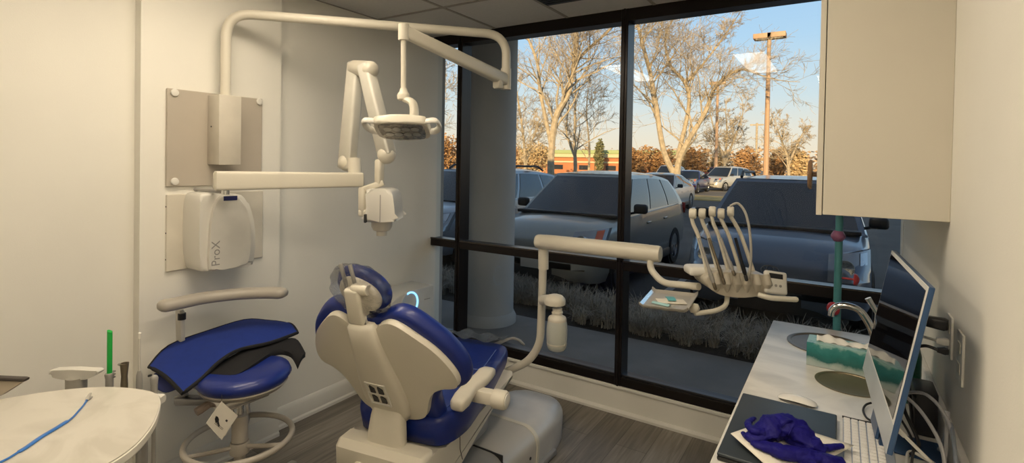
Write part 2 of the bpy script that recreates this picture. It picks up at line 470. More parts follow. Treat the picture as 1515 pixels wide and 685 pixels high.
# the building itself outside: facade above the window and a soffit over the walk
b = NB()
box(b, -32, 26, YW + .0, YW + .30, ZC + .12, 5.6); box(b, -32, XL - .12, YW, YW + .30, -.1, ZC + .12); box(b, XR + .12, 26, YW, YW + .30, -.1, ZC + .12)
struct('wall_facade', b, STUCCO)
b = NB(); box(b, -32, 26, YW + .3, 5.1, 3.1, 3.45); struct('soffit', b, STUCCO)
col = thing('round_column', 'thick round grey column standing on the sidewalk outside the glass', 'column', (-3.1, 4.45, -.02)); col['kind'] = 'structure'
del col['category']; del col['label']
b = NB(); lathe(b, [(.27, 0), (.27, 3.12)], (0, 0, 0), 40); obj('column_shaft', b, COLM, col, world=False)
b = NB(); lathe(b, [(.30, 0), (.30, .06), (.275, .11), (.268, .11)], (0, 0, 0), 40); obj('column_base', b, COLM, col, world=False)

# winter ornamental grass in the bed
GRASSM = mat('dry ornamental grass', (.34, .31, .26), .9, var=.45, scale=3)
rg = random.Random(3)
b = NB()
for k in range(430):
    gx = rg.uniform(-7.2, 1.6); gy = rg.uniform(4.90, 5.66)
    if abs(gx + 3.1) < .7 and gy < 5.2: gy = rg.uniform(5.25, 5.66)
    for q in range(46):
        a = rg.uniform(0, 2 * PI); L = rg.uniform(.12, .34); lean = rg.uniform(.3, 1.25)
        px_, py_ = gx + rg.uniform(-.05, .05), gy + rg.uniform(-.05, .05); w = rg.uniform(.003, .006)
        dx, dy = math.cos(a), math.sin(a); sxx, syy = -dy * w, dx * w
        prev = None
        for s in range(4):
            t = s / 3; out = L * lean * t * t * .8; hh = L * (t - .45 * lean * t * t)
            c = Vector((px_ + dx * out, py_ + dy * out, -.03 + hh)); ww = 1 - .75 * t
            cur = (b.verts.new(c + Vector((sxx * ww, syy * ww, 0))), b.verts.new(c - Vector((sxx * ww, syy * ww, 0))))
            if prev: b.faces.new((prev[0], prev[1], cur[1], cur[0]))
            prev = cur
o = obj('ornamental_grass', b, GRASSM, recalc=False); tag(o, 'matted dry ornamental grass in the bed beyond the sidewalk', 'grass', kind='stuff')

# evergreen groundcover seen low behind the monitor
# ---- trees
BARK = mat('sunlit grey bark', (.46, .37, .25), .9, var=.25, scale=6, bump=.4, bscale=20)
BARKD = mat('dark bark', (.16, .12, .09), .9, var=.25, scale=6)
BRUSH = mat('tan brush twigs', (.50, .34, .20), .95, var=.3, scale=5)
def branch(b, rng, p, d, L, r, depth, up=.15, kids=4, wander=.25, rmin=.004, crook=1.0):
    n = 4 if depth > 0 else 3
    pts = [p.copy()]; rs = [r]; dd = d.normalized()
    for i in range(n):
        dd = (dd + Vector((rng.gauss(0, wander), rng.gauss(0, wander), rng.gauss(0, wander) + up)) * .5).normalized()
        pts.append(pts[-1] + dd * L / n); rs.append(max(rmin, r * (1 - .62 * (i + 1) / n)))
    tube(b, pts, rs, 5 if r > .03 else 3, cap=False)
    if depth <= 0: return
    for k in range(kids):
        t = rng.uniform(.25, 1.0) * n; i = min(n - 1, int(t)); q = pts[i].lerp(pts[i + 1], t - i)
        ax = (pts[i + 1] - pts[i]).normalized(); s, u_ = ring_frame(q, ax); an = rng.uniform(0, 2 * PI); sp = rng.uniform(.45, 1.0)
        nd = (ax * math.cos(sp) + (s * math.cos(an) + u_ * math.sin(an)) * math.sin(sp))
        branch(b, rng, q, nd, L * rng.uniform(.50, .80), max(rmin, rs[i] * .55), depth - 1, up, kids, wander, rmin)

def tree(name, label, stems, seed, mat_, depth=3, kids=4, side=.9, group=None, spacing=.5, rmin=.005, up=.12):
    """stems: list of (list of world points, r0, r1)"""
    rng = random.Random(seed)
    stems[0][0][0].z = -.25
    base = stems[0][0][0].copy(); base.z = -.2
    root = thing(name, label, 'tree', base, 0, group)
    tb = NB(); cb = NB()
    for pts, r0, r1 in stems:
        sp = smooth(pts, 5); n = len(sp)
        rs = [r0 + (r1 - r0) * i / (n - 1) for i in range(n)]
        tube(tb, sp, rs, 8, cap=True)
        tot = sum((sp[i + 1] - sp[i]).length for i in range(n - 1)); acc = 0
        for i in range(n - 1):
            seg = (sp[i + 1] - sp[i]).length; acc += seg
            if acc / tot < .28: continue
            m = max(1, int(seg / spacing + rng.random()))
            for k in range(m):
                q = sp[i].lerp(sp[i + 1], rng.random()); ax = (sp[i + 1] - sp[i]).normalized(); s, u_ = ring_frame(q, ax)
                an = rng.uniform(0, 2 * PI); a2 = rng.uniform(.5, 1.1)
                nd = ax * math.cos(a2) + (s * math.cos(an) + u_ * math.sin(an)) * math.sin(a2)
                branch(cb, rng, q, nd, side * tot * rng.uniform(.16, .36) * (1.15 - .6 * acc / tot), rs[i] * .42, depth, up, kids, .28, rmin)
        branch(cb, rng, sp[-1], (sp[-1] - sp[-2]), tot * .22, r1 * .9, depth, up, kids, .28, rmin)
    obj('trunk', tb, mat_, root); obj('branches', cb, mat_, root, recalc=False)
    return root
def P(u, v, y, dy=0): return at(u, v, y=y) + Vector((0, dy, 0))
Y1 = 21.5; Y2 = 28.0
tree('bare_tree', 'bare winter tree with several pale trunks seen through the middle pane', [
    ([P(818, 280, Y1), P(815, 240, Y1), P(822, 175, Y1), P(837, 140, Y1, .2), P(843, 105, Y1, .4), P(851, 80, Y1, .6), P(890, 38, Y1, .9), P(915, 5, Y1, 1)], .19, .035),
    ([P(817, 225, Y1), P(813, 196, Y1, -.1), P(806, 140, Y1, -.4), P(804, 95, Y1, -.6), P(790, 52, Y1, -.8), P(778, 10, Y1, -.8), P(765, -30, Y1)], .11, .03),
    ([P(822, 175, Y1, .1), P(831, 133, Y1, .8), P(833, 70, Y1, 1.2), P(836, 20, Y1, 1.4), P(832, -30, Y1, 1.5)], .11, .03),
    ([P(843, 105, Y1, .4), P(860, 60, Y1, -.4), P(862, 10, Y1, -.8), P(875, -25, Y1, -1)], .07, .025),
], 11, BARK, 3, 4, 1.05, 'trees beyond the parking lot', .50, .0055)
tree('bare_tree', 'bare winter tree with a wide V fork seen through the right pane', [
    ([P(1003, 300, Y2), P(1002, 250, Y2), P(1012, 220, Y2), P(1040, 165, Y2, .5), P(1056, 125, Y2, .6), P(1090, 100, Y2, .7), P(1120, 108, Y2, .4)], .20, .04),
    ([P(1000, 262, Y2), P(984, 222, Y2, -.3), P(972, 150, Y2, -.3), P(966, 110, Y2, -.5), P(956, 60, Y2, -.9), P(946, 10, Y2, -1), P(950, -30, Y2, -1)], .17, .05),
    ([P(1000, 235, Y2, .2), P(1016, 160, Y2, .4), P(1012, 122, Y2, .3), P(990, 95, Y2, .2), P(984, 50, Y2, .1), P(1010, 10, Y2)], .13, .035),
    ([P(1012, 122, Y2, .3), P(1040, 85, Y2, .8), P(1062, 50, Y2, 1.2), P(1080, 20, Y2, 1.4)], .07, .03),
], 12, BARK, 3, 4, 1.0, 'trees beyond the parking lot', .50, .007)
tree('bare_tree', 'slim forked bare tree between the leaning tree and the centre mullion', [
    ([P(853, 280, 26), P(851, 238, 26), P(850, 210, 26), P(851, 147, 26), P(848, 90, 26, .3)], .13, .03),
    ([P(851, 232, 26), P(840, 210, 26, .2), P(834, 190, 26, .3), P(836, 150, 26, .5)], .09, .025),
], 18, BARK, 3, 3, 1.1, 'trees beyond the parking lot', .6, .006)
tree('bare_tree', 'small bare tree low behind the grey crossover in the middle pane', [
    ([P(870, 262, 34), P(872, 220, 34), P(868, 170, 34), P(870, 130, 34)], .10, .03),
], 13, BARK, 3, 4, .9, 'trees beyond the parking lot', .5, .01)
tree('bare_tree', 'low spreading bare tree beside the tall lamp post', [
    ([P(1072, 262, 48), P(1072, 240, 48), P(1060, 205, 48), P(1050, 165, 48)], .16, .04),
    ([P(1072, 245, 48), P(1085, 205, 48, .5), P(1098, 165, 48, .5)], .12, .04),
    ([P(1072, 240, 48), P(1074, 200, 48, .5), P(1072, 165, 48, .5)], .12, .04),
], 14, BARK, 3, 4, .9, 'trees beyond the parking lot', .5, .013)
tree('bare_tree', 'bare bushy tree just left of the wall cupboard', [
    ([P(1168, 262, 54), P(1165, 235, 54), P(1155, 205, 54), P(1150, 190, 54)], .15, .04),
    ([P(1166, 245, 54), P(1178, 215, 54, .5), P(1188, 195, 54, .5)], .12, .04),
], 15, BARK, 3, 4, 1.1, 'trees beyond the parking lot', .4, .015)
tree('bare_tree', 'bare tree in the narrow left pane beside the wall', [
    ([P(622, 262, 26), P(625, 210, 26), P(640, 150, 26), P(655, 100, 26)], .15, .04),
    ([P(622, 230, 26), P(610, 170, 26), P(630, 110, 26, 1)], .10, .03),
], 16, BARK, 3, 4, .8, 'trees beyond the parking lot', .4, .01)
tree('bare_tree', 'bare tree with tan twigs standing right of the round column', [
    ([P(778, 265, 30), P(776, 220, 30), P(770, 170, 30), P(762, 120, 30)], .12, .04),
    ([P(778, 245, 30), P(790, 200, 30), P(800, 165, 30, 1)], .08, .03),
], 17, BARK, 3, 4, .9, 'trees beyond the parking lot', .4, .011)

def leafy(b, rng, c, rad, n, s):
    for _ in range(n):
        while True:
            p = Vector((rng.uniform(-1, 1), rng.uniform(-1, 1), rng.uniform(-1, 1)))
            if .25 < p.length < 1: break
        q = c + Vector((p.x * rad[0], p.y * rad[1], p.z * rad[2]))
        a = Vector((rng.gauss(0, 1), rng.gauss(0, 1), rng.gauss(0, 1))).normalized(); s1, s2 = ring_frame(q, a)
        w = s * rng.uniform(.5, 1.3)
        b.faces.new([b.verts.new(q + s1 * w), b.verts.new(q + s2 * w * .6), b.verts.new(q - s1 * w), b.verts.new(q - s2 * w * .6)])
ORANGE = mat('russet oak leaves', (.46, .26, .11), .9, var=.35, scale=4)
OLIVE = mat('tan winter brush', (.58, .42, .22), .9, var=.35, scale=3)
def shrub(name, label, u, v0, v1, y, wpx, m, n=1500, s=.16, seed=1, cat='shrub'):
    rng = random.Random(seed)
    lo = at(u, v0, y=y); hi = at(u, v1, y=y); l_ = at(u - wpx / 2, v0, y=y); r_ = at(u + wpx / 2, v0, y=y)
    wx = (r_ - l_).length / 2; h = hi.z - (-.2)
    root = thing(name, label, cat, (lo.x, y, -.2), 0, 'shrubs and brush beyond the lot')
    b = NB()
    for k in range(5):
        a = rng.uniform(0, 2 * PI); tube(b, [(0, 0, 0), (wx * .3 * math.cos(a), wx * .3 * math.sin(a), h * .4), (wx * .5 * math.cos(a), wx * .5 * math.sin(a), h * .75)], [.06, .04, .015], 5)
    obj('stems', b, BARKD, root, world=False)
    b = NB()
    for k in range(7):
        f = rng.uniform(.55, .9)
        leafy(b, rng, Vector((rng.uniform(-.5, .5) * wx, rng.uniform(-.4, .4) * wx, h * rng.uniform(.35, .66))), (wx * f * .62, wx * .5, h * .36), n // 7, s)
    obj('foliage', b, m, root, world=False, recalc=False)
shrub('leafy_tree', 'russet leaved tree in the narrow left pane above the parked car', 655, 246, 196, 33, 54, ORANGE, 2600, .12, 21, 'tree')
shrub('leafy_tree', 'small olive evergreen beside the small bare tree in the middle pane', 884, 250, 203, 70, 22, mat('olive evergreen leaves', (.20, .19, .08), .9, var=.3), 900, .22, 22, 'tree')
k = 0
LB = {0: 'russet brush clump', 1: 'tan brush clump'}
spots = [(792, 206, 60, 1, 'right of the round column'), (975, 205, 60, 0, 'behind the forked tree trunks'), (940, 214, 44, 0, 'just right of the centre mullion'), (1030, 212, 44, 0, 'above the distant blue car'), (1105, 215, 50, 0, 'left of the tall lamp post'),
         (1150, 216, 46, 0, 'right of the tall lamp post'), (1185, 212, 40, 1, 'at the cupboard edge'), (765, 216, 36, 0, 'touching the column edge'), (1065, 222, 46, 1, 'above the distant white car'), (1010, 224, 40, 1, 'left of the distant blue car')]
for (u, v1, w, t, where) in spots:
    shrub('brush_clump', LB[t] + ' ' + where, u, 252, v1, 56 + 1.2 * ((k * 7) % 10), w, (ORANGE, OLIVE)[t], 3200, .15, 30 + k); k += 1
# brush hedge line
rng = random.Random(9); b = NB()
for i in range(60):
    leafy(b, rng, Vector((-110 + i * 2.6, 96 + rng.uniform(-3, 3), 2.0)), (2.6, 2, rng.uniform(2.2, 3.6)), 170, .35)
o = obj('tree_line', b, BRUSH, recalc=False); tag(o, 'distant line of tan winter woods on the horizon', 'woods', kind='stuff')

# ---- low brick building far off
BRICK = mat('sunlit red brick', (.50, .19, .08), .9, var=.12, scale=.6)
BANDM = mat('pale roof band', (.62, .52, .30), .8)
GREENR = mat('green metal roof edge', (.36, .42, .18), .6)
YB2 = 74
p0 = at(768, 250, y=YB2); p1 = at(1010, 250, y=YB2); zt = at(880, 222, y=YB2).z; z1 = at(880, 228, y=YB2).z; z2 = at(880, 233, y=YB2).z; z3 = at(880, 240, y=YB2).z
bl = thing('brick_building', 'long low red brick building with a green roof edge beyond the lot', 'building', ((p0.x + p1.x) / 2, YB2 + 5, -.2))
b = NB(); box(b, p0.x, p1.x, YB2, YB2 + 12, -.2, z2); obj('wall', b, BRICK, bl)
b = NB(); box(b, p0.x - .3, p1.x + .3, YB2 - .4, YB2 + 12.4, z2, z1); obj('fascia', b, BANDM, bl)
b = NB(); box(b, p0.x - .3, p1.x + .3, YB2 - .4, YB2 + 12.4, z1, zt, .1); obj('roof', b, GREENR, bl)
b = NB(); box(b, p0.x - .1, p1.x + .1, YB2 - .15, YB2, z3 - .12, z3 + .12); obj('string_course', b, BANDM, bl)
for kk in range(6):
    xx = p0.x + (p1.x - p0.x) * (.08 + .165 * kk)
    b = NB(); box(b, xx, xx + 1.6, YB2 - .05, YB2 + .1, .5, z3 - .5); obj('window', b, DARK, bl)

# ---- lamp posts and a utility pole
POSTM = mat('tan painted steel', (.52, .33, .20), .6, var=.04)
def lamp_post(label, u, vt, y, r, heads, hs):
    top = at(u, vt, y=y)
    root = thing('lot_lamp_post', label, 'lamp post', (top.x, y, -.2), 0, 'parking lot lamp posts'); H_ = top.z + .2
    b = NB(); tube(b, [(0, 0, 0), (0, 0, H_)], [r * 1.25, r * .8], 8); obj('post', b, POSTM, root, world=False)
    b = NB(); lathe(b, [(r * 2.4, 0), (r * 2.4, .6), (r * 1.5, .8)], (0, 0, 0), 12); obj('footing', b, mat('post footing', (.4, .38, .33), .9), root, world=False)
    for dx in heads:
        b = NB(); box(b, min(0, dx * hs * .4), max(0, dx * hs * .4), -.05, .05, H_ - .1, H_ - .02); box(b, dx * hs * .75 - hs * .6, dx * hs * .75 + hs * .6, -hs * .45, hs * .45, H_ - .05, H_ + hs * .3, .03)
        hd = obj('lamp_head', b, POSTM, root, world=False)
        b = NB(); box(b, dx * hs * .75 - hs * .42, dx * hs * .75 + hs * .42, -hs * .32, hs * .32, H_ - .08, H_ - .04); obj('lens', b, mat('lamp lens', (.55, .5, .4), .3), hd, world=False)
lamp_post('tall tan lamp post with a two part lamp head, nearest the wall cupboard', 1138, 56, 31, .12, (-.55, .65), .75)
lamp_post('thin farther lamp post standing behind the forked tree', 1062, 124, 44, .12, (-.7, .7), .55)
pt = at(1120, 182, y=90)
root = thing('utility_pole', 'thin wooden utility pole with a crossarm on the horizon', 'utility pole', (pt.x, 90, -.2))
b = NB(); tube(b, [(0, 0, 0), (0, 0, pt.z + .2)], .16, 8); obj('pole', b, BARK, root, world=False)
b = NB(); box(b, -1.0, 1.0, -.08, .08, pt.z - .2, pt.z + .02); obj('crossarm', b, BARK, root, world=False)

# ---- cars (front faces the building, -Y in local space)
GLASSC = mat('dark car glass', (.012, .016, .022), .04, var=.05); GLASSC.node_tree.nodes['Principled BSDF'].inputs['Specular IOR Level'].default_value = .9
TYRE = mat('tyre rubber', (.012, .012, .012), .85)
ALLOY = mat('alloy wheel', (.42, .43, .45), .25, .9)
LAMPG = mat('headlight glass', (.26, .28, .31), .10, .3, coat=1)
AMBER = mat('amber lens', (.65, .12, .04), .2)
BUMPD = mat('black car trim', (.012, .012, .013), .5)
def lerp(a, b_, t): return a + (b_ - a) * t
def car(name, label, loc, paint, W=1.82, L=4.52, Hh=1.66, hood=1.0, belt=1.03, cowl=-1.12, roofy=(-.32, 1.75), rear=2.05, rails=False, nwin=3, rz=0, drop=.12, lod=1, style='a', group='cars in the parking lot'):
    root = thing(name, label, 'car', loc, rz, group)
    w = W / 2; f = -L / 2; r = L / 2
    st = [(f, .62, .34, .50, .56), (f + .05, .80, .26, .62, .68), (f + .16, .90, .22, .74, .80), (f + .34, .96, .2, hood - .16, hood - .07), (f + .62, .985, .2, hood - .10, hood - .02), (f + 1.0, 1, .19, hood - .04, hood + .02),
          (cowl, 1, .19, belt - .03, belt + .02), (0, 1, .19, belt, belt + .02), (1.0, 1, .19, belt + .01, belt + .03), (r - .55, 1, .2, belt + .02, belt + .04), (r - .2, .96, .24, belt - .02, belt + .02), (r - .04, .9, .32, belt - .1, belt - .04), (r, .8, .42, .8, .86)]
    rings = []
    for (y, ws, zb, zs, zt) in st:
        hw = w * ws; half = [(hw * .55, zb), (hw * .93, zb + .03), (hw * .995, zb + .16), (hw, lerp(zb, zs, .5)), (hw * .985, lerp(zb, zs, .8)), (hw * .955, zs), (hw * .88, lerp(zs, zt, .6)), (hw * .6, zt), (hw * .25, zt + .012)]
        rings.append([Vector((a, y, z)) for a, z in half] + [Vector((-a, y, z)) for a, z in reversed(half)])
    b = NB(); loft(b, rings); body = obj('body', b, paint, root, world=False, sharp=50)
    # greenhouse
    wb, wt = w * .93, w * .70; zb, zt = belt - .02, Hh
    yfb, yft = cowl, roofy[0]; yrb, yrt = rear, roofy[1]
    def prof(h): return h ** .9
    def G(side, s, h, off=0.0):
        ww = lerp(wb, wt, h ** 1.25); yf = lerp(yfb, yft, h); yr = lerp(yrb, yrt, h ** 1.6)
        z = lerp(zb, zt - .05 - drop * (s ** 3 if side in 'RL' else (1 if side == 'B' else 0)), h)
        if side == 'F':
            xn = s * 2 - 1; return Vector((xn * ww, yf + .13 * (xn * xn) - .13 - off, z + off * .6))
        if side == 'B':
            xn = s * 2 - 1; return Vector((xn * ww, yr - .10 * (xn * xn) + .10 + off, z + off * .3))
        sg = 1 if side == 'R' else -1
        return Vector((sg * (ww + .0 + off), lerp(yf, yr, s), z + off * .3))
    b = NB()
    for sd in 'FBRL': grid(b, lambda u_, v_, sd=sd: G(sd, u_, v_), 10, 8)
    def roof(u_, v_):
        xn = u_ * 2 - 1; a = lerp(yft - .13 + .13 * xn * xn, yrt + .10 - .10 * xn * xn, v_)
        return Vector((xn * wt, a, zt - .05 - drop * v_ ** 3 + .055 * (1 - xn ** 4) * min(1, 3 * v_ + .15, 3 * (1 - v_) + .15)))
    grid(b, roof, 12, 12); bmesh.ops.remove_doubles(b, verts=b.verts[:], dist=.004)
    obj('roof', b, paint, root, world=False, sharp=40)
    def pan(name, side, s0, s1, h0, h1, m=GLASSC, skew=0.0, parent=root):
        b = NB(); slab(b, lambda u_, v_: G(side, lerp(s0 + skew * v_, s1 - (skew if side in 'FB' else 0) * v_, u_), lerp(h0, h1, v_), .008), 8, 5, Vector((0, 0, 0.004)) if False else (lambda u_, v_: G(side, lerp(s0 + skew * v_, s1 - (skew if side in 'FB' else 0) * v_, u_), lerp(h0, h1, v_), -.012) - G(side, lerp(s0 + skew * v_, s1 - (skew if side in 'FB' else 0) * v_, u_), lerp(h0, h1, v_), .008)))
        return obj(name, b, m, parent, world=False)
    pan('windshield', 'F', .035, .965, .02, .93); pan('rear_window', 'B', .08, .92, .12, .9)
    ed = {3: ((.03, .33), (.36, .66), (.69, .93)), 2: ((.03, .44), (.48, .9))}[nwin]
    for sd in 'RL':
        for i, (a, c) in enumerate(ed):
            pan('side_window', sd, a, c, .10, .90, skew=.0)
    if rails:
        for sg in (1, -1):
            b = NB(); tube(b, [(sg * wt * .93, yft + .15, zt - .03), (sg * wt * .93, yft + .3, zt + .045), (sg * wt * .93, yrt - .7, zt + .03), (sg * wt * .93, yrt - .45, zt - .06)], .022, 8); obj('roof_rail', b, BUMPD, root, world=False)
    # cowl strip, grille, bumper, lamps
    b = NB(); box(b, -wb * .95, wb * .95, cowl - .22, cowl - .03, belt - .012, belt + .035, .01); obj('cowl_panel', b, BUMPD, root, world=False)
    def front(xn, z):      # a point just ahead of the nose
        for i in range(len(st) - 1):
            pass
        t = min(1, max(0, (z - .45) / (hood - .55)))
        return Vector((xn * w, f + .02 + .30 * t * t + .34 * abs(xn) ** 3.2 - .03, z))
    def fpanel(name, x0, x1, z0, z1, m, th=.06, fn=None, parent=root):
        b = NB(); slab(b, lambda u_, v_: front(lerp(x0, x1, u_), lerp(z0, z1, v_) if fn is None else fn(lerp(x0, x1, u_), v_)), 10, 4, Vector((0, th, 0)))
        return obj(name, b, m, parent, world=False)
    g = fpanel('grille', -.50, .50, .58, .76, BUMPD) if style == 'a' else fpanel('grille', -.80, .80, .46, .74, BUMPD)
    if style == 'a':
        for zz in (.64, .71): fpanel('grille_bar', -.49, .49, zz - .012, zz + .012, ALLOY, .03, parent=g).location = (0, -.012, 0)
    else:
        b = NB(); c0 = front(0, .68)
        tube(b, [c0 + Vector((.085 * math.cos(a), -.025, .055 * math.sin(a))) for a in [2 * PI * i / 24 for i in range(24)]], .008, 6, close=True)
        tube(b, [c0 + Vector((.035 * math.cos(a), -.025, .05 * math.sin(a))) for a in [2 * PI * i / 20 for i in range(20)]], .006, 6, close=True)
        tube(b, [c0 + Vector((.06 * math.cos(a), -.025, .026 + .022 * math.sin(a))) for a in [2 * PI * i / 20 for i in range(20)]], .006, 6, close=True)
        obj('emblem', b, ALLOY, root, world=False)
    fpanel('lower_intake', -.62, .62, .26, .42, BUMPD)
    fpanel('licence_plate', -.17, .17, .40, .52, mat('plate', (.5, .5, .48), .5) if 'plate' not in bpy.data.materials else bpy.data.materials['plate'], .02).location = (0, -.03, 0)
    for sg in (1, -1):
        b = NB()
        def hl(u_, v_):
            xn = lerp(.56, .955, u_); z = lerp(.64, .89 + .05 * u_, v_)
            return Vector((sg * xn * w, f + .015 + .85 * max(0, z - .66) + .26 * ((xn - .56) / .40) ** 3, z))
        slab(b, hl, 10, 4, Vector((0, .10, 0))); h_ = obj('headlight', b, LAMPG, root, world=False)
        b = NB(); slab(b, lambda u_, v_: hl(.74 + .17 * u_, .55 + .4 * v_) + Vector((sg * .004, -.008, 0)), 3, 2, Vector((0, .03, 0))); obj('indicator', b, AMBER if style == 'a' else ALLOY, h_, world=False)
        b = NB(); lathe(b, [(0, -.02), (.05, -.015), (.078, 0), (.084, .0), (.084, -.06), (0, -.06)], hl(.40, .5) + Vector((0, -.03, 0)), 14, axisM((0, -1, 0))); obj('lamp_bowl', b, CHROME, h_, world=False)
        b = NB(); c0 = G('R' if sg > 0 else 'L', .06, .16) + Vector((sg * .03, -.02, -.02))
        box(b, -.10, .10, -.055, .055, -.07, .07, .04, 3); xform(b, Matrix.Translation(c0 + Vector((sg * .13, -.02, .05)))); tube(b, [c0 - Vector((sg * .04, 0, .03)), c0 + Vector((sg * .08, 0, 0))], .02, 6)
        obj('door_mirror', b, BUMPD if lod else paint, root, world=False)
        for yy in (cowl + .95, cowl + 1.85):
            b = NB(); box(b, sg * w * .98 - .015, sg * w * .98 + .02, yy - .09, yy + .09, belt - .17, belt - .14, .006); obj('door_handle', b, paint, root, world=False)
        b = NB(); box(b, min(sg * w * .93, sg * w * 1.005), max(sg * w * .93, sg * w * 1.005), -L * .28, L * .27, .2, .36, .03); obj('sill', b, BUMPD, root, world=False)
        b = NB()
        slab(b, lambda u_, v_: Vector((sg * w * lerp(.80, 1.0, u_ ** .3 if sg else 1) * .97, r - .16 + .14 * (1 - u_) + .0, lerp(.85, belt + .02, v_))), 4, 3, Vector((0, .02, 0))); obj('tail_light', b, mat('red lens', (.35, .01, .01), .2) if 'red lens' not in bpy.data.materials else bpy.data.materials['red lens'], root, world=False)
        for yy in (f + .88, r - .98):
            b = NB(); Mx = axisM((sg, 0, 0))
            lathe(b, [(0, -.10), (.39, -.10), (.39, .0), (.36, .006), (.355, -.05), (0, -.05)], (sg * (w * .985), yy, .36), 30, Mx); obj('wheel_arch', b, BUMPD, root, world=False)
            wh = thing('wheel', '', '', (sg * (w - .10), yy, .335)); wh.parent = root
            b = NB(); lathe(b, [(.21, -.10), (.31, -.11), (.335, -.08), (.335, .08), (.31, .11), (.225, .108), (.21, .06)], (0, 0, 0), 30, Mx); obj('tyre', b, TYRE, wh, world=False)
            b = NB(); lathe(b, [(.222, .03), (.226, .10), (.205, .10), (.195, .03), (0, .03)], (0, 0, 0), 30, Mx)
            for q in range(5):
                a = 2 * PI * q / 5 + .3; d_ = Vector((0, math.cos(a), math.sin(a))); s_ = Vector((0, -math.sin(a), math.cos(a)))
                o0 = Vector((sg * .095, 0, 0)); pts = [o0 + d_ * .03 + s_ * .028, o0 + d_ * .21 + s_ * .035, o0 + d_ * .21 - s_ * .035, o0 + d_ * .03 - s_ * .028]
                aa = [b.verts.new(p) for p in pts]; bb = [b.verts.new(p - Vector((sg * .03, 0, 0))) for p in pts]
                b.faces.new(aa); b.faces.new(list(reversed(bb)))
                for i in range(4): b.faces.new((aa[i], bb[i], bb[(i + 1) % 4], aa[(i + 1) % 4]))
            lathe(b, [(0, .10), (.035, .10), (.04, .06)], (0, 0, 0), 12, Mx)
            obj('rim', b, ALLOY, wh, world=False)
    return root
def paint(name, c, r=.28, m=.35): return mat(name, c, r, m, var=.02, coat=.6)
GZ = -.15
car('crossover_car', 'grey compact crossover car parked nose in, seen through the middle and right panes', (-3.44, 8.21, GZ), paint('grey green metallic paint', (.30, .305, .28)), W=1.84, style='a', nwin=3)
car('crossover_car', 'dark navy crossover car parked nose in at the right, behind the delivery unit', (-.62, 8.40, GZ), paint('slate blue metallic paint', (.11, .14, .19)), W=1.88, L=4.6, Hh=1.66, rails=True, style='b', nwin=3)
car('estate_car', 'pale silver blue car with roof rails parked beside the round column', (-6.3, 8.7, GZ), paint('silver blue metallic paint', (.30, .34, .39)), W=1.88, L=4.9, Hh=1.66, rails=True, style='b', nwin=3, rear=2.25, roofy=(-.4, 2.0))
car('sedan_car', 'dark car at the far left edge of the window beyond the silver blue car', (-9.3, 9.2, GZ), paint('black paint', (.03, .03, .035)), W=1.84, L=4.7, Hh=1.62, nwin=3)
car('sedan_car', 'distant dark blue car facing the grass strip', (-8.55, 35.6, -.2), paint('deep blue paint', (.03, .04, .16)), W=1.84, L=4.7, Hh=1.46, hood=.85, belt=.9, cowl=-.95, roofy=(-.1, 1.2), rear=1.95, nwin=2)
car('minivan_car', 'distant white van-like car to the right of the blue car', (-7.15, 40.6, -.2), paint('cream white paint', (.62, .58, .50)), W=1.9, L=4.8, Hh=1.75, nwin=3, rz=R(-22))
car('sedan_car', 'distant pale car parked behind the dark blue car', (-12.2, 44, -.2), paint('grey white paint', (.5, .5, .5)), W=1.9, L=4.7, Hh=1.75, nwin=3)
car('sedan_car', 'distant red car on the far side of the lot', (-12.0, 58, -.2), paint('red paint', (.5, .03, .02)), W=1.9, L=4.7, Hh=1.6, nwin=2)
car('sedan_car', 'white car partly hidden behind the rear of the grey crossover', (-6.0, 20.2, GZ), paint('white paint', (.6, .6, .58)), W=1.82, L=4.6, Hh=1.45, hood=.85, belt=.9, cowl=-.95, roofy=(-.1, 1.2), rear=1.95, nwin=2)
# ============================================================ furniture and equipment
def D(u, v, zc):
    """a point of the photograph at a given distance along the viewing axis"""
    return Vector((0, 0, CAMH)) + (cx_ * ((u - PX) / FL) + cu_ * ((PY - v) / FL) + cf_) * zc
HX = Vector((.844, .536, 0)); HY = Vector((-.536, .844, 0)); UZ = Vector((0, 0, 1))
def frameM(o, x, y, z):
    M = Matrix.Identity(4)
    for i in range(3): M[i][0] = x[i]; M[i][1] = y[i]; M[i][2] = z[i]; M[i][3] = o[i]
    return M

# ------------------------------------------------------------ dental chair (local: x right, y towards the feet, z up)
CH = Vector((-1.626, 1.813, 0))
chair = thing('dental_chair', 'beige and royal blue reclining dental chair in the middle of the room', 'dental chair', CH, R(10))
def back_pt(x, s, off=0.0, y0=-.16, z0=.5):
    """on the reclined back plane; off is towards the patient"""
    sy, sz = -.447, .894
    return Vector((x, y0 + s * sy + off * sz * 1.0, z0 + s * sz + off * .447))
def sym(h): return h + [(-a, b_) for a, b_ in reversed(h) if abs(a) > 1e-6]
half = [(0, .565), (.055, .568), (.085, .592), (.125, .606), (.165, .592), (.215, .55), (.28, .485), (.325, .41), (.347, .345), (.345, .305), (.325, .285), (.27, .275), (.225, .245), (.195, .19), (.17, .12), (.14, .085), (.08, .065), (0, .06)]
def smooth2(poly, n=4):
    return [(p.x, p.y) for p in smooth([(a, b_, 0) for a, b_ in poly], n, close=True)]
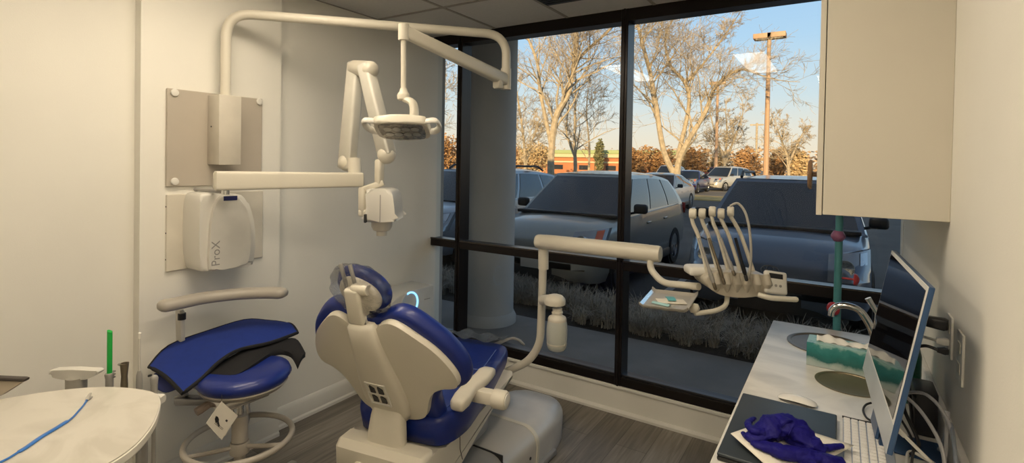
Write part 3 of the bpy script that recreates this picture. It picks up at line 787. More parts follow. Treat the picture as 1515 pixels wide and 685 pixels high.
def shell_mesh(poly, off0, off1, inset=.93, bulge=.0, mid=(0, .36), curve=.0):
    """closed pad or shell: outline ring at two depths with rounded-in face rings"""
    b = NB(); P0 = smooth2(poly, 3); rings = []
    def ring(sc, off, cv=1):
        out = []
        for x, s in P0:
            xx = mid[0] + (x - mid[0]) * sc[0]; ss = mid[1] + (s - mid[1]) * sc[1]
            out.append(back_pt(xx, ss, off + curve * (xx / .35) ** 2))
        return out
    d = off1 - off0
    rings = [ring((.30, .30), off0 - bulge), ring((.62, .62), off0 - bulge * .8), ring((inset - .06, inset - .05), off0 - bulge * .3), ring((inset + .02, inset + .02), off0), ring((.985, .985), off0 + d * .16), ring((1, 1), off0 + d * .42), ring((1, 1), off0 + d * .62), ring((.985, .985), off0 + d * .84), ring((inset + .02, inset + .02), off1), ring((inset - .06, inset - .05), off1 + bulge * .3), ring((.62, .62), off1 + bulge * .8), ring((.30, .30), off1 + bulge)]
    return loft(b, rings)
sh = sym(half)
obj('back_shell', shell_mesh(sh, -.026, .012, .97, .008, curve=.030), BEIGE, chair, world=False, sharp=50)
hc = [(0, .595), (.06, .598), (.10, .620), (.145, .634), (.20, .618), (.262, .565), (.325, .49), (.365, .41), (.376, .345), (.368, .285), (.335, .258), (.28, .25), (.235, .215), (.205, .16), (.20, .08), (.19, .0), (.1, -.02), (0, -.02)]
obj('back_cushion', shell_mesh(sym(hc), .004, .075, .93, .008, curve=.028), VINYL, chair, world=False, sharp=50)
# spine cover down the middle of the shell
def spine():
    b = NB(); rings = []
    for s, w_, t in ((.59, .052, .030), (.575, .062, .046), (.50, .068, .055), (.40, .082, .058), (.30, .097, .058), (.20, .105, .056), (.13, .100, .052), (.09, .085, .05), (.07, .06, .03)):
        o_ = []
        for k in range(17):
            a = PI * k / 16; cxn = math.cos(a); v_ = abs(math.sin(a)) ** .35
            o_.append(back_pt(w_ * (abs(cxn) ** .8 * (1 if cxn > 0 else -1)), s, -.012 - t * v_))
        rings.append(o_)
    loft(b, rings); return b
obj('spine_cover', spine(), BEIGE, chair, world=False, sharp=55)
# vent emblem, four slots in a framed square
b = NB()
for sx_ in (-1, 1):
    for ss in (0, 1):
        x0 = .020 * sx_ - .012; s0 = .205 + ss * .052
        poly = [(x0 + .024 * 0, s0), (x0 + .024, s0), (x0 + .024, s0 + .026), (x0 + .004, s0 + .040), (x0, s0 + .036)]
        a = [b.verts.new(back_pt(p[0] + .0, p[1], -.0725)) for p in poly]; c = [b.verts.new(back_pt(p[0], p[1], -.066)) for p in poly]
        b.faces.new(a); b.faces.new(list(reversed(c)))
        for i in range(5): b.faces.new((a[i], c[i], c[(i + 1) % 5], a[(i + 1) % 5]))
obj('vent_slot', b, DARK, chair, world=False)
b = NB()
for x0, x1, s0, s1 in ((-.05, .05, .190, .196), (-.05, .05, .304, .310), (-.05, .05, .248, .253), (-.05, -.044, .19, .31), (.044, .05, .19, .31)):
    q = [b.verts.new(back_pt(x, s, -.0735)) for x, s in ((x0, s0), (x1, s0), (x1, s1), (x0, s1))]; q2 = [b.verts.new(back_pt(x, s, -.067)) for x, s in ((x0, s0), (x1, s0), (x1, s1), (x0, s1))]
    b.faces.new(q); b.faces.new(list(reversed(q2)))
    for i in range(4): b.faces.new((q[i], q2[i], q2[(i + 1) % 4], q[(i + 1) % 4]))
obj('vent_frame', b, WHITEP, chair, world=False)
# lower spine bracket bending into the seat frame
b = NB(); rings = []
for (y, z, w_, t) in ((-.255, .615, .070, .03), (-.262, .57, .078, .035), (-.268, .51, .086, .035), (-.272, .45, .092, .032), (-.268, .40, .095, .03), (-.25, .37, .095, .03)):
    ring = []
    for k in range(20):
        a = 2 * PI * k / 20; ca, sa = math.cos(a), math.sin(a)
        ring.append(Vector((w_ * abs(ca) ** .45 * (1 if ca > 0 else -1), y + t * abs(sa) ** .6 * (1 if sa > 0 else -1), z)))
    rings.append(ring)
loft(b, rings); obj('back_bracket', b, BEIGE, chair, world=False, sharp=60)
# headrest
hp = NB(); box(hp, -.038, .038, -.028, .028, -.075, .075, .014, 3)
HM = Matrix.Translation((-.016, -.452, 1.085)) @ Matrix.Rotation(R(14), 4, 'X')
xform(hp, HM); obj('headrest_bracket', hp, BEIGE, chair, world=False)
b = NB(); box(b, -.028, .028, -.452, -.412, .99, 1.05, .004); obj('headrest_bar', b, CHROME, chair, world=False)
HC = Matrix.Translation((-.020, -.435, 1.140)) @ Matrix.Rotation(R(16), 4, 'Y') @ Matrix.Rotation(R(10), 4, 'X')
def ellip(b, rx, ry, rz, pw=1.0, seg=28, rn=14, M=None, y0=-1, y1=1):
    rings = []
    for i in range(rn + 1):
        t = lerp(y0, y1, i / rn); t = max(-.999, min(.999, t)); rr = (1 - abs(t) ** 2.6) ** (1 / 2.6)
        rings.append([Vector((rx * rr * abs(math.cos(a)) ** pw * (1 if math.cos(a) > 0 else -1), ry * t, rz * rr * abs(math.sin(a)) ** pw * (1 if math.sin(a) > 0 else -1))) for a in [2 * PI * k / seg for k in range(seg)]])
    loft(b, rings)
    if M is not None: xform(b, M)
    return b
b = NB(); ellip(b, .128, .042, .078, .9, M=HC @ Matrix.Translation((0, .03, 0))); hr = obj('headrest_cushion', b, VINYL, chair, world=False, sharp=60)
b = NB(); ellip(b, .100, .028, .060, .9, M=HC @ Matrix.Translation((.012, -.005, -.008))); obj('headrest_shell', b, BEIGE, chair, world=False, sharp=60)
b = NB(); lathe(b, [(.0, -.035), (.02, -.035), (.024, -.02), (.024, .02), (.02, .035), (0, .035)], HM @ Vector((.03, .0, .07)), 16, axisM((1, 0, 0))); obj('headrest_knob', b, BEIGE, chair, world=False)
b = NB()
for sx_ in (-.045, .0): tube(b, [HM @ Vector((sx_ + .01, .0, .06)), HM @ Vector((sx_ - .015, .012, .16))], .008, 8)
obj('headrest_hinge', b, GREYP, chair, world=False)
b = NB(); rg2 = random.Random(4)
def bag(u, v):
    a = 2 * PI * u; t = lerp(-1, 1, v); rr = (1 - abs(t) ** 3) ** .4 * (1 + .035 * math.sin(7 * a + 5 * v) + .03 * math.sin(13 * a))
    return HC @ Vector((.138 * rr * math.cos(a) - .004, .060 * t + .012, .086 * rr * math.sin(a) - (.014 if math.sin(a) < 0 else 0)))
grid(b, bag, 56, 16); obj('plastic_headrest_cover', b, COVER, chair, world=False, sharp=180)
# seat
SO = sym([(0, .80), (.12, .795), (.20, .765), (.225, .69), (.232, .60), (.240, .48), (.248, .30), (.252, .12), (.252, -.02), (.24, -.12), (.20, -.185), (.12, -.20), (0, -.20)])
def seat_z(x, y):
    z = .54 + (.008 * min(1, max(0, (y - .35) / .3))) + .025 * (abs(x) / .25) ** 3 * (1 if y < .5 else .3)
    if y < 0: z += .02 * min(1, -y / .15)
    return z
def seat_mesh():
    P0 = smooth2(SO, 3); b = NB(); rings = []
    def ring(sc, dz, flat=None):
        o_ = []
        for x, y in P0:
            yy = .33 + (y - .33) * (1 - (1 - sc) * (.6 if sc > .8 else 1)); xx = x * sc; o_.append(Vector((xx - .13 * max(0, yy), yy, (seat_z(xx, yy) + dz) if flat is None else flat + .05 * max(0, yy - .4))))
        return o_
    rings = [ring(.4, 0, .435), ring(.88, 0, .435), ring(.97, 0, .445), ring(1.0, -.075), ring(1.01, -.05), ring(1.005, -.028), ring(.985, -.01), ring(.95, -.001), ring(.80, 0), ring(.55, -.008), ring(.25, -.012)]
    return loft(b, rings)
st_ = obj('seat_cushion', seat_mesh(), VINYL, chair, world=False, sharp=60)
b = NB()
for sx_ in (-1, 1): tube(b, smooth([(sx_ * .17, -.08, seat_z(.17, -.08) + .001), (sx_ * .175 - .02, .15, seat_z(.175, .15) + .001), (sx_ * .17 - .055, .42, seat_z(.15, .42) + .002), (sx_ * .16 - .088, .68, seat_z(.12, .7) + .001)], 6), .0022, 5)
tube(b, [(-.25, .38, seat_z(.2, .38) - .002), (-.05, .38, seat_z(0, .38) + .001), (.15, .38, seat_z(.2, .38) - .002)], .0022, 5)
obj('seam_piping', b, mat('blue piping', (.10, .16, .42), .4), st_, world=False)
# seat frame: rear block and side skirts
b = NB()
prof = [(-.34, .34), (-.345, .44), (-.32, .468), (-.25, .472), (-.225, .435), (-.15, .432), (.20, .435), (.52, .46), (.62, .47), (.60, .44), (.40, .40), (.15, .335), (-.05, .27), (-.20, .235), (-.28, .26)]
prism(b, prof, -.215, .215, Matrix(((0, 0, 1, 0), (1, 0, 0, 0), (0, 1, 0, 0), (0, 0, 0, 1))), .022, 3)
obj('seat_frame', b, BEIGE, chair, world=False, sharp=40)
b = NB(); box(b, -.105, .105, -.36, -.30, .335, .40, .012); obj('rear_cover', b, BEIGE, chair, world=False)
b = NB(); tube(b, [(.2165, -.03, .45), (.2165, -.025, .36), (.2165, .0, .30)], .0016, 5); obj('frame_seam', b, DARK, chair, world=False)
b = NB(); box(b, -.16, .16, -.12, .42, .222, .40, .03, 3); obj('lift_column', b, GREYP, chair, world=False)
# armrests
for sg in (1, -1):
    b = NB(); rings = []
    for (y, z, w_, h_) in ((-.125, .598, .022, .014), (-.113, .600, .034, .026), (-.07, .608, .041, .028), (.0, .625, .036, .024), (.08, .643, .040, .024), (.13, .650, .040, .024), (.165, .649, .034, .02), (.175, .648, .018, .012)):
        rings.append([Vector((sg * (.245 + .02 * (y > .05) + w_ * abs(math.cos(a)) ** .6 * (1 if math.cos(a) > 0 else -1)), y, z + h_ * abs(math.sin(a)) ** .6 * (1 if math.sin(a) > 0 else -1))) for a in [2 * PI * k / 20 for k in range(20)]])
    loft(b, rings); a_ = obj('armrest', b, BEIGE if sg > 0 else GREYP, chair, world=False, sharp=60)
    b = NB(); box(b, min(sg * .25, sg * .38), max(sg * .25, sg * .38), .0, .055, .565, .625, .012, 2); obj('arm_bracket', b, BEIGE, a_, world=False)
    b = NB(); lathe(b, [(0, -.035), (.038, -.035), (.042, -.028), (.042, .02), (.036, .03), (0, .03)], (sg * .385, .03, .592), 24, axisM((sg, 0, 0))); obj('arm_pivot', b, BEIGE, a_, world=False)
    b = NB(); lathe(b, [(0, .0), (.031, .0), (.031, .034), (.027, .036), (0, .036)], (sg * .385, .03, .592), 24, axisM((sg, 0, 0))); obj('pivot_cap', b, WHITEP, a_, world=False)
# clear toe cover at the foot end
b = NB(); slab(b, lambda u, v: Vector((lerp(-.27, .06, u), .70 + .20 * v + .01 * math.sin(9 * u), .585 + .012 * math.sin(14 * u + 6 * v) - .03 * v * v)), 26, 14, Vector((0, 0, -.002))); obj('plastic_toe_cover', b, COVER, chair, world=False, sharp=180)
b = NB()
for k in range(3): tube(b, smooth([(.02 - .03 * k, .80, .53 - .01 * k), (.08, .90, .55), (.12 + .01 * k, .96, .52 - .01 * k)], 5), .007, 8)
obj('foot_bracket', b, GREYP, chair, world=False)
# floor base, square to the room
base = thing('chair_base', 'silver grey rounded floor base beneath the dental chair', 'chair base', (-1.56, 2.2, 0))
def base_ring(y, x0, x1, zt, r_=.09, zb=.0):
    pts = []
    for (cx0, sg, a0) in ((x0 + r_, -1, PI), (x1 - r_, 1, PI / 2)):
        for k in range(7):
            a = a0 - (PI / 2) * k / 6
            pts.append(Vector((cx0 + r_ * math.cos(a), y, zt - r_ + r_ * math.sin(a))))
    pts.append(Vector((x1 - .005, y, zb))); pts.append(Vector((x0 + .005, y, zb))); return pts
XA, XB = -1.80, -1.335
b = NB(); loft(b, [base_ring(y, XA, XB, .215) for y in (1.55, 1.7, 1.9, 2.09)]); obj('rear_base_cover', b, mat('grey moulded base cover', (.33, .33, .32), .36, .15), base)
b = NB(); loft(b, [base_ring(y, XA, XB, .22) for y in (2.10, 2.2, 2.40)]); obj('middle_base_cover', b, SILVER, base)
b = NB(); loft(b, [base_ring(y, XA - .004, XB + .004, .222) for y in (2.395, 2.42)]); obj('base_band', b, BEIGE, base)
rr_ = [base_ring(2.42, XA, XB, .22)]
for y, k in ((2.56, 0), (2.68, .012), (2.77, .035), (2.84, .07), (2.88, .11), (2.90, .15)): rr_.append(base_ring(y, XA + k, XB - k, .22 - k * .4, .08, .0))
b = NB(); loft(b, rr_); obj('front_base_cover', b, mat('pale silver moulded cover', (.58, .57, .55), .3, .1), base)
b = NB(); box(b, XA + .02, XB - .02, 2.092, 2.098, .02, .2195); box(b, XB - .002, XB + .0015, 1.9, 2.10, .150, .154); obj('black_seam', b, DARK, base)
b = NB(); box(b, XA - .01, XB + .02, 1.55, 2.6, 0, .035, .012); obj('base_skirt', b, GREYP, base)
b = NB(); lathe(b, [(0, 0), (.008, 0), (.008, .003), (0, .003)], (XB - .0005, 2.33, .10), 10, axisM((1, 0, 0))); obj('base_screw', b, DARK, base)

# ------------------------------------------------------------ delivery unit: post, arm, bottle, head, whips, tray
du = thing('delivery_unit', 'beige over-the-patient delivery unit on a bent post in front of the window', 'dental delivery unit', (-1.62, 2.62, .2))
q = [at(738, 556, y=2.62), at(772, 540, y=2.62), at(800, 512, y=2.62), at(801, 440, y=2.62), at(804, 372, y=2.62)]
b = NB(); tube(b, bent([Vector((-1.72, 2.66, .30)), at(745, 552, y=2.64), at(782, 535, y=2.62), at(799, 510, y=2.62), at(801, 470, y=2.62), q[4]], .09, 6), .023, 16); obj('post', b, BEIGE, du)
b = NB(); tube(b, [at(804, 398, y=2.62), at(804, 366, y=2.62)], .030, 16); 
for v in (392, 400): lathe(b, [(0, 0), (.003, 0), (.003, .003)], at(803, v, y=2.62) + Vector((.01, -.029, 0)), 8, axisM((0, -1, 0)))
obj('post_collar', b, BEIGE, du)
aL = at(797, 357, y=2.60); aR = at(976, 376, y=2.595)
dv = (aR - aL).normalized(); Ma = frameM(aL, *(lambda z: (z.cross(UZ).normalized(), UZ, z))(dv))
b = NB(); LL = (aR - aL).length
lathe(b, [(0, -.012), (.036, -.012), (.040, -.004), (.041, .01), (.041, .045), (.0425, .047), (.043, LL - .06), (.0415, LL - .058), (.042, LL - .01), (.038, LL + .004), (0, LL + .008)], (0, 0, 0), 28); xform(b, frameM(aL, dv.cross(UZ).normalized(), dv.cross(UZ).normalized().cross(dv) * -1, dv)); obj('spring_arm', b, BEIGE, du, sharp=50)
j0 = D(962, 386, 2.62)
b = NB(); tube(b, bent([j0 + UZ * .02, D(962, 398, 2.62), D(980, 419, 2.55), D(1034, 424, 2.36)], .05, 8), .0165, 14); obj('swivel_arm', b, BEIGE, du)
# reservoir bottle
bt = D(820, 440, 2.80)
b = NB(); rings = []
lathe(b, [(0, .028), (.02, .027), (.042, .020), (.056, .006), (.058, -.004), (.057, -.024), (.05, -.028), (0, -.028)], D(821, 443, 2.80), 26)
tube(b, [D(803, 444, 2.92), D(816, 444, 2.82)], .03, 12); obj('bottle_cap_housing', b, BEIGE, du, sharp=50)
bw = D(824, 490, 2.79)
b = NB(); lathe(b, [(0, .135), (.026, .135), (.026, .118), (.030, .116), (.030, .108), (.026, .106), (.028, .098), (.046, .088), (.050, .078), (.050, .068)], bw + Vector((0, 0, -.01)), 28); wb_ = obj('bottle_neck', b, BEIGE, du, sharp=50)
BOT = mat('frosted bottle plastic', (.62, .64, .58), .35, var=.02); BOT.node_tree.nodes['Principled BSDF'].inputs['Transmission Weight'].default_value = .25
b = NB(); lathe(b, [(.050, .058), (.054, .04), (.0565, .01), (.0565, -.03), (.053, -.075), (.047, -.092), (.042, -.098), (0, -.098)], bw, 30); wbot = obj('water_bottle', b, BOT, du, sharp=50)
b = NB(); lathe(b, [(.0485, -.080), (.0545, -.066), (.055, -.062), (.0548, -.060)], bw, 30); obj('bottle_base', b, BEIGE, wbot)
# head
hd_o = D(1090, 421, 2.28); HMx = frameM(hd_o, HX, HY, UZ)
prof = [(-.150, .020), (-.125, .050), (-.05, .058), (.06, .052), (.13, .042), (.160, .010), (.155, -.012), (.12, -.036), (.03, -.052), (-.06, -.046), (-.115, -.022)]
Mh = frameM(hd_o, HX, UZ, -HY)
SAND = mat('sand plastic', (.50, .455, .37), .4)
b = NB(); prism(b, smooth2(prof, 3), -.15, .02, Mh, .014, 3); dh = obj('head_body', b, SAND, du, sharp=50)
b = NB()
for k in range(6):
    xx = -.10 + .044 * k; tube(b, [HMx @ Vector((xx, -.014, .05)), HMx @ Vector((xx + .004, -.022, .01)), HMx @ Vector((xx + .006, -.012, -.03))], [.015, .020, .008], 12)
obj('holder_flute', b, SAND, dh)
b = NB(); box(b, -.20, -.045, .02, .12, .028, .068, .016, 3, HMx); obj('side_wing', b, WHITEP, dh)
def W_(u, v, zc=2.26): return D(u, v, zc)
tops = [(1022, 314), (1036, 314), (1051, 311), (1064, 314), (1078, 311)]
bots = [(1050, 412), (1066, 412), (1082, 412), (1100, 412), (1119, 410)]
mids = [(1030, 341), (1045, 341), (1060, 341), (1075, 341), (1094, 343)]
for i in range(5):
    zc = 2.30 + .012 * i
    t_, m_, b__ = tops[i], mids[i], bots[i]
    pts = [W_(b__[0], b__[1] + 6, zc), W_(lerp(m_[0], b__[0], .5), lerp(m_[1], b__[1], .5), zc), W_(m_[0] + 2, m_[1] + 4, zc), W_(m_[0] - 5, m_[1] - 10, zc), W_(t_[0] + 1, t_[1] + 6, zc), W_(t_[0], t_[1], zc)]
    b = NB(); tube(b, bent(pts, .03, 4), lerp(.0118, .0118, 0), 12, sx=1.0, sy=.7)
    # loop eye at the top
    c0 = W_(t_[0] + 3, t_[1] + 2, zc); lathe(b, [(.0, -.014), (.021, -.014), (.024, -.008), (.024, .008), (.021, .014), (0, .014)], c0, 20, axisM(HX * .9 + HY * -.45))
    wp = obj('whip_arm', b, BEIGE, du, sharp=50)
# hose loop on the right side
b = NB(); tube(b, smooth([W_(1080, 305, 2.3), W_(1092, 301, 2.29), W_(1104, 318, 2.27), (W_(1110, 350, 2.25)), W_(1111, 385, 2.24), W_(1107, 412, 2.24)], 6), .0055, 8); obj('supply_hose', b, mat('hose grey', (.42, .40, .36), .5), du)
# touch pad and handle
cp = D(1147, 419, 2.27); Mp = frameM(cp, (HX + UZ * -.12).normalized(), (UZ * .9 + HY * .3 + HX * -.25).normalized(), Vector((0, 0, 0))); zz = Vector(Mp.col[0][:3]).cross(Vector(Mp.col[1][:3])).normalized(); yy_ = zz.cross(Vector(Mp.col[0][:3]))
Mp = frameM(cp, Vector(Mp.col[0][:3]), yy_, zz)
b = NB(); box(b, -.050, .050, -.048, .052, -.012, .012, .011, 3, Mp); kp = obj('control_pad', b, WHITEP, du)
b = NB(); box(b, -.032, .028, .018, .040, .0115, .0135, .001, 1, Mp); obj('display', b, DARK, kp)
for kx in (-.024, -.004, .016):
    b = NB(); lathe(b, [(0, .011), (.006, .011), (.006, .0135), (0, .014)], (0, 0, 0), 12); xform(b, Mp @ Matrix.Translation((kx, -.012, 0))); obj('button', b, GREYP, kp)
b = NB(); tube(b, bent([D(1122, 436, 2.25), D(1140, 441, 2.22), D(1176, 443, 2.22)], .02), .0115, 14); lathe(b, [(0, -.01), (.0118, -.008), (.0118, .006), (.008, .012), (0, .013)], D(1176, 443, 2.22), 14, axisM(HX)); obj('handle', b, BEIGE, du)
# lower arm and tray
b = NB(); tube(b, bent([D(1076, 436, 2.30), D(1075, 452, 2.28), D(1060, 460, 2.26), D(1028, 464, 2.24)], .03), .0105, 12)
lathe(b, [(0, -.022), (.016, -.018), (.024, 0), (.016, .018), (0, .022)], D(1027, 456, 2.25), 18); obj('tray_arm', b, BEIGE, du, sharp=60)
tc_ = [at(965, 431, z=1.045), at(1033, 438, z=1.045), at(1018, 463, z=1.045), at(945, 454, z=1.045)]
def trayp(u, v): return tc_[3].lerp(tc_[2], u).lerp(tc_[0].lerp(tc_[1], u), v)
b = NB(); slab(b, lambda u, v: trayp(u, v) + UZ * (.012 * max(0, abs(u - .5) * 2 - .84) / .16 + .012 * max(0, abs(v - .5) * 2 - .9) / .1), 24, 20, Vector((0, 0, -.006))); obj('instrument_tray', b, mat('tray grey', (.42, .40, .36), .35, .1), du, sharp=60)
b = NB(); slab(b, lambda u, v: trayp(u * .06, v) + UZ * (.014 - .010 * u), 3, 8, Vector((0, 0, -.003))); obj('tray_lip', b, CHROME, du)
# packets on the tray
tq = trayp(.55, .45)
pk = thing('instrument_packet', 'white and teal sterile packet lying on the instrument tray', 'packet', tq + UZ * .002, R(28))
b = NB(); slab(b, lambda u, v: Vector((-.06 + .12 * u, -.035 + .07 * v, .004 + .010 * math.sin(PI * u) * math.sin(PI * v))), 10, 8, Vector((0, 0, -.003))); obj('pouch', b, PAPER, pk, world=False)
b = NB(); slab(b, lambda u, v: Vector((-.02 + .035 * u, -.03 + .06 * v, .016 + .004 * math.sin(PI * v))), 6, 6, Vector((0, 0, -.003))); obj('teal_strip', b, mat('teal paper', (.12, .42, .46), .6), pk, world=False)
pk2 = thing('instrument_packet', 'narrow teal packet beside the white one on the instrument tray', 'packet', trayp(.45, .22) + UZ * .002, R(-12))
b = NB(); slab(b, lambda u, v: Vector((-.05 + .08 * u, -.012 + .024 * v, .004 + .005 * math.sin(PI * v))), 8, 6, Vector((0, 0, -.003))); obj('wrapper', b, mat('pale teal paper', (.35, .58, .60), .6), pk2, world=False)
# handpieces hanging from the whips
HPL = ['leftmost handpiece hanging in the delivery unit, tip lowest', 'second handpiece from the left hanging in the delivery unit', 'third handpiece from the left hanging in the delivery unit', 'black tipped syringe handpiece, rightmost in the delivery unit']
for i, (u0, v0, u1, v1) in enumerate(((1034, 352, 1059, 429), (1049, 352, 1072, 421), (1066, 352, 1087, 408), (1088, 352, 1105, 416))):
    A_ = D(u0, v0, 2.225); B_ = D(u1, v1, 2.20); d_ = (B_ - A_); L_ = d_.length
    hpx = thing('dental_handpiece', HPL[i], 'handpiece', A_, 0, 'handpieces hanging in the delivery unit')
    b = NB(); lathe(b, [(0, 0), (.006, 0), (.0062, L_ * .6), (.0085, L_ * .64), (.0085, L_ * .8), (.006, L_ * .86)], (0, 0, 0), 14, axisM(d_)); obj('tubing', b, (GREYP, STEEL, GREYP, BLACKF)[i], hpx, world=False)
    b = NB(); lathe(b, [(.006, L_ * .86), (.0075, L_ * .88), (.0070, L_ * .98), (.004, L_ * 1.0), (0, L_)], (0, 0, 0), 14, axisM(d_)); obj('tip', b, (STEEL, STEEL, STEEL, DARK)[i], hpx, world=False)

# ------------------------------------------------------------ overhead dental light
PXW = CHX + .016
dl = thing('dental_light', 'beige overhead dental light on a long bent pole fixed to the taupe wall plate', 'dental light', (CHX, 1.49, 1.5))
y0 = at(247, 200, x=PXW).y; y1 = at(388, 200, x=PXW).y; zt_ = at(247, 130, x=PXW).z; zb_ = at(247, 276.5, x=PXW).z
b = NB(); box(b, CHX, PXW, y0, y1, zb_, zt_, .003, 1); obj('wall_plate', b, TAUPE, dl)
for (u, v) in ((258, 137), (383, 150.5), (258, 268.5), (383, 262)):
    pt_ = at(u, v, x=PXW); b = NB(); lathe(b, [(0, 0), (.016, 0), (.019, .004), (.017, .010), (.008, .013), (0, .013)], pt_, 20, axisM((1, 0, 0))); obj('screw_cap', b, WHITEP, dl)
hy0 = at(307, 200, x=PXW).y; t__ = at(324, 200, y=hy0); hxf = t__.x; hy1 = at(357, 200, x=hxf).y
hz1 = at(340, 141, x=hxf).z; hz0 = at(340, 244, x=hxf).z
b = NB(); box(b, PXW, hxf, hy0, hy1, hz0, hz1, .004, 2); pc = obj('pole_housing', b, mat('light taupe paint', (.58, .54, .46), .45), dl)
b = NB(); lathe(b, [(0, 0), (.004, 0), (.004, .002), (0, .002)], (lerp(PXW, hxf, .35), hy0 - .001, 1.80), 8, axisM((0, -1, 0))); obj('housing_screw', b, DARK, pc)
pcx, pcy = lerp(PXW, hxf, .55), at(333, 200, x=lerp(PXW, hxf, .55)).y
AE = Vector((-1.70, 2.59, 2.40))
b = NB(); tube(b, bent([(pcx, pcy, hz0 + .1), (pcx, pcy, 2.395), AE, (AE.x, AE.y, 2.085)], .13, 10), .0255, 20); obj('pole', b, BEIGE, dl)
s0 = Vector((AE.x, AE.y, 2.13)); rt = D(597, 50, 2.45)
b = NB(); tube(b, [Vector((AE.x, AE.y, 2.20)), Vector((AE.x, AE.y, 2.075))], .031, 18); obj('pole_end_sleeve', b, BEIGE, dl)
def beam(b, A, B, w0, h0, w1, h1, bev=.3, seg=16):
    A = Vector(A); B = Vector(B); d = (B - A).normalized(); s, u_ = ring_frame(A, d)
    rings = []
    for p, w_, h_ in ((A, w0 * .8, h0 * .8), (A + d * .008, w0, h0), (B - d * .008, w1, h1), (B, w1 * .8, h1 * .8)):
        rings.append([p + s * (w_ / 2) * abs(math.cos(a)) ** bev * (1 if math.cos(a) > 0 else -1) + u_ * (h_ / 2) * abs(math.sin(a)) ** bev * (1 if math.sin(a) > 0 else -1) for a in [2 * PI * (k + .5) / seg for k in range(seg)]])
    return loft(b, rings)
b = NB(); beam(b, s0 + (s0 - rt).normalized() * .0, rt + UZ * .012, .055, .075, .045, .058, .45); obj('swing_arm', b, BEIGE, dl, sharp=50)
b = NB(); beam(b, D(737, 114, 3.03), D(737, 131, 3.03), .05, .05, .05, .05, .4); obj('arm_stop', b, BEIGE, dl, sharp=50)
b = NB(); tube(b, [rt + UZ * .045, rt - UZ * .03], .025, 16); obj('arm_knuckle', b, BEIGE, dl, sharp=50)
rb = D(597, 140, 2.45)
b = NB(); tube(b, [rt, rb], .0125, 14); obj('drop_rod', b, BEIGE, dl)
b = NB(); lathe(b, [(0, .03), (.016, .03), (.02, .012), (.026, .006), (.030, -.004), (.029, -.022), (.02, -.028), (0, -.028)], D(597, 140, 2.45), 22); obj('swivel_collar', b, BEIGE, dl)
b = NB(); tube(b, smooth([D(600, 147, 2.45), D(610, 152, 2.43), D(613, 165, 2.42), D(611, 182, 2.41)], 5), [.020] * 3 + [.021] * 13, 14, sx=1.25, sy=.8); obj('yoke', b, BEIGE, dl)
lhc = D(596, 189, 2.42)
Lx = (cx_ * 1.0).normalized(); Ly = (cf_ * .93 - UZ * .36).normalized(); Lx = (Lx - Ly * Lx.dot(Ly)).normalized(); Lz = Lx.cross(Ly)
LM = frameM(lhc, Lx, Ly, Lz)
pr = [(-.095, -.09), (.095, -.09), (.122, -.045), (.120, .06), (.085, .10), (-.085, .10), (-.12, .06), (-.122, -.045)]
b = NB(); prism(b, smooth2(pr, 3), -.018, .022, LM, .012, 3); lh = obj('lamp_head', b, BEIGE, dl, sharp=50)
b = NB(); prism(b, [(x * .84, y * .84) for x, y in smooth2(pr, 3)], -.021, -.0175, LM); obj('reflector', b, mat('faceted reflector', (.22, .20, .16), .25, .6, var=.6, scale=45), lh)
for i in range(4):
    for j in range(2):
        b = NB(); lathe(b, [(0, 0), (.017, 0), (.019, -.003), (0, -.003)], (0, 0, 0), 16); xform(b, LM @ Matrix.Translation((-.063 + .042 * i, -.03 + .055 * j, -.0205))); obj('led_lens', b, mat('lens glass', (.35, .33, .28), .15, .3) if 'lens glass' not in bpy.data.materials else bpy.data.materials['lens glass'], lh)
for sg in (-1, 1):
    b = NB(); tube(b, smooth([LM @ Vector((sg * .112, .045, 0)), LM @ Vector((sg * .150, .040, .004)), LM @ Vector((sg * .170, .0, .006)), LM @ Vector((sg * .166, -.06, .004)), LM @ Vector((sg * .150, -.078, .0)), LM @ Vector((sg * .118, -.070, 0))], 6), .0125, 14, sx=.8, sy=1.25); obj('handle', b, WHITEP, lh)
b = NB(); tube(b, [LM @ Vector((.13, .06, .02)), LM @ Vector((.165, .075, .045))], .005, 8); obj('switch_lever', b, DARK, lh)

# ------------------------------------------------------------ wall x-ray unit
xr = thing('xray_unit', 'cream wall mounted dental x-ray unit with a folded arm and tube head', 'x-ray unit', (CHX, 1.49, 1.06))
XP = CHX + .014
xy0 = at(246.5, 340, x=XP).y; xy1 = at(389, 340, x=XP).y; xz1 = at(247, 288, x=XP).z; xz0 = at(247, 402.5, x=XP).z
b = NB(); box(b, CHX, XP, xy0, xy1, xz0, xz1 + .0, .003, 1); obj('back_plate', b, mat('cream paint', (.66, .62, .53), .45), xr)
for k in range(3):
    b = NB(); lathe(b, [(0, 0), (.004, 0), (.004, .0015), (0, .0015)], (CHX + .007, xy0, xz0 + .06 + .13 * k), 8, axisM((0, -1, 0))); obj('plate_screw', b, DARK, xr)
XM = lambda x: Matrix(((0, 0, 1, 0), (1, 0, 0, 0), (0, 1, 0, 0), (0, 0, 0, 1)))
def yz(pts, x): return [(at(u, v, x=x).y, at(u, v, x=x).z) for u, v in pts]
XF = CHX + .175
b = NB()
prism(b, smooth2(yz([(298, 400), (310, 401), (367, 391), (377, 388), (377.5, 340), (372, 312), (364, 293), (352, 287), (318, 286), (300, 287), (297, 300), (295, 340), (296, 380)], XF), 2), XP, XF, XM(0), .018, 4); bd = obj('housing', b, WHITEP, xr, sharp=45)
b = NB()
prism(b, smooth2(yz([(311, 399), (330, 397), (366, 391), (370, 375), (371.5, 345), (369, 322), (362, 303), (352, 290), (340, 287.5), (328, 290), (319, 304), (313, 330), (311, 365)], XF + .022), 2), XF - .01, XF + .022, XM(0), .008, 3); fp = obj('front_cover', b, mat('warm white gloss plastic', (.70, .68, .62), .3), bd, sharp=45)
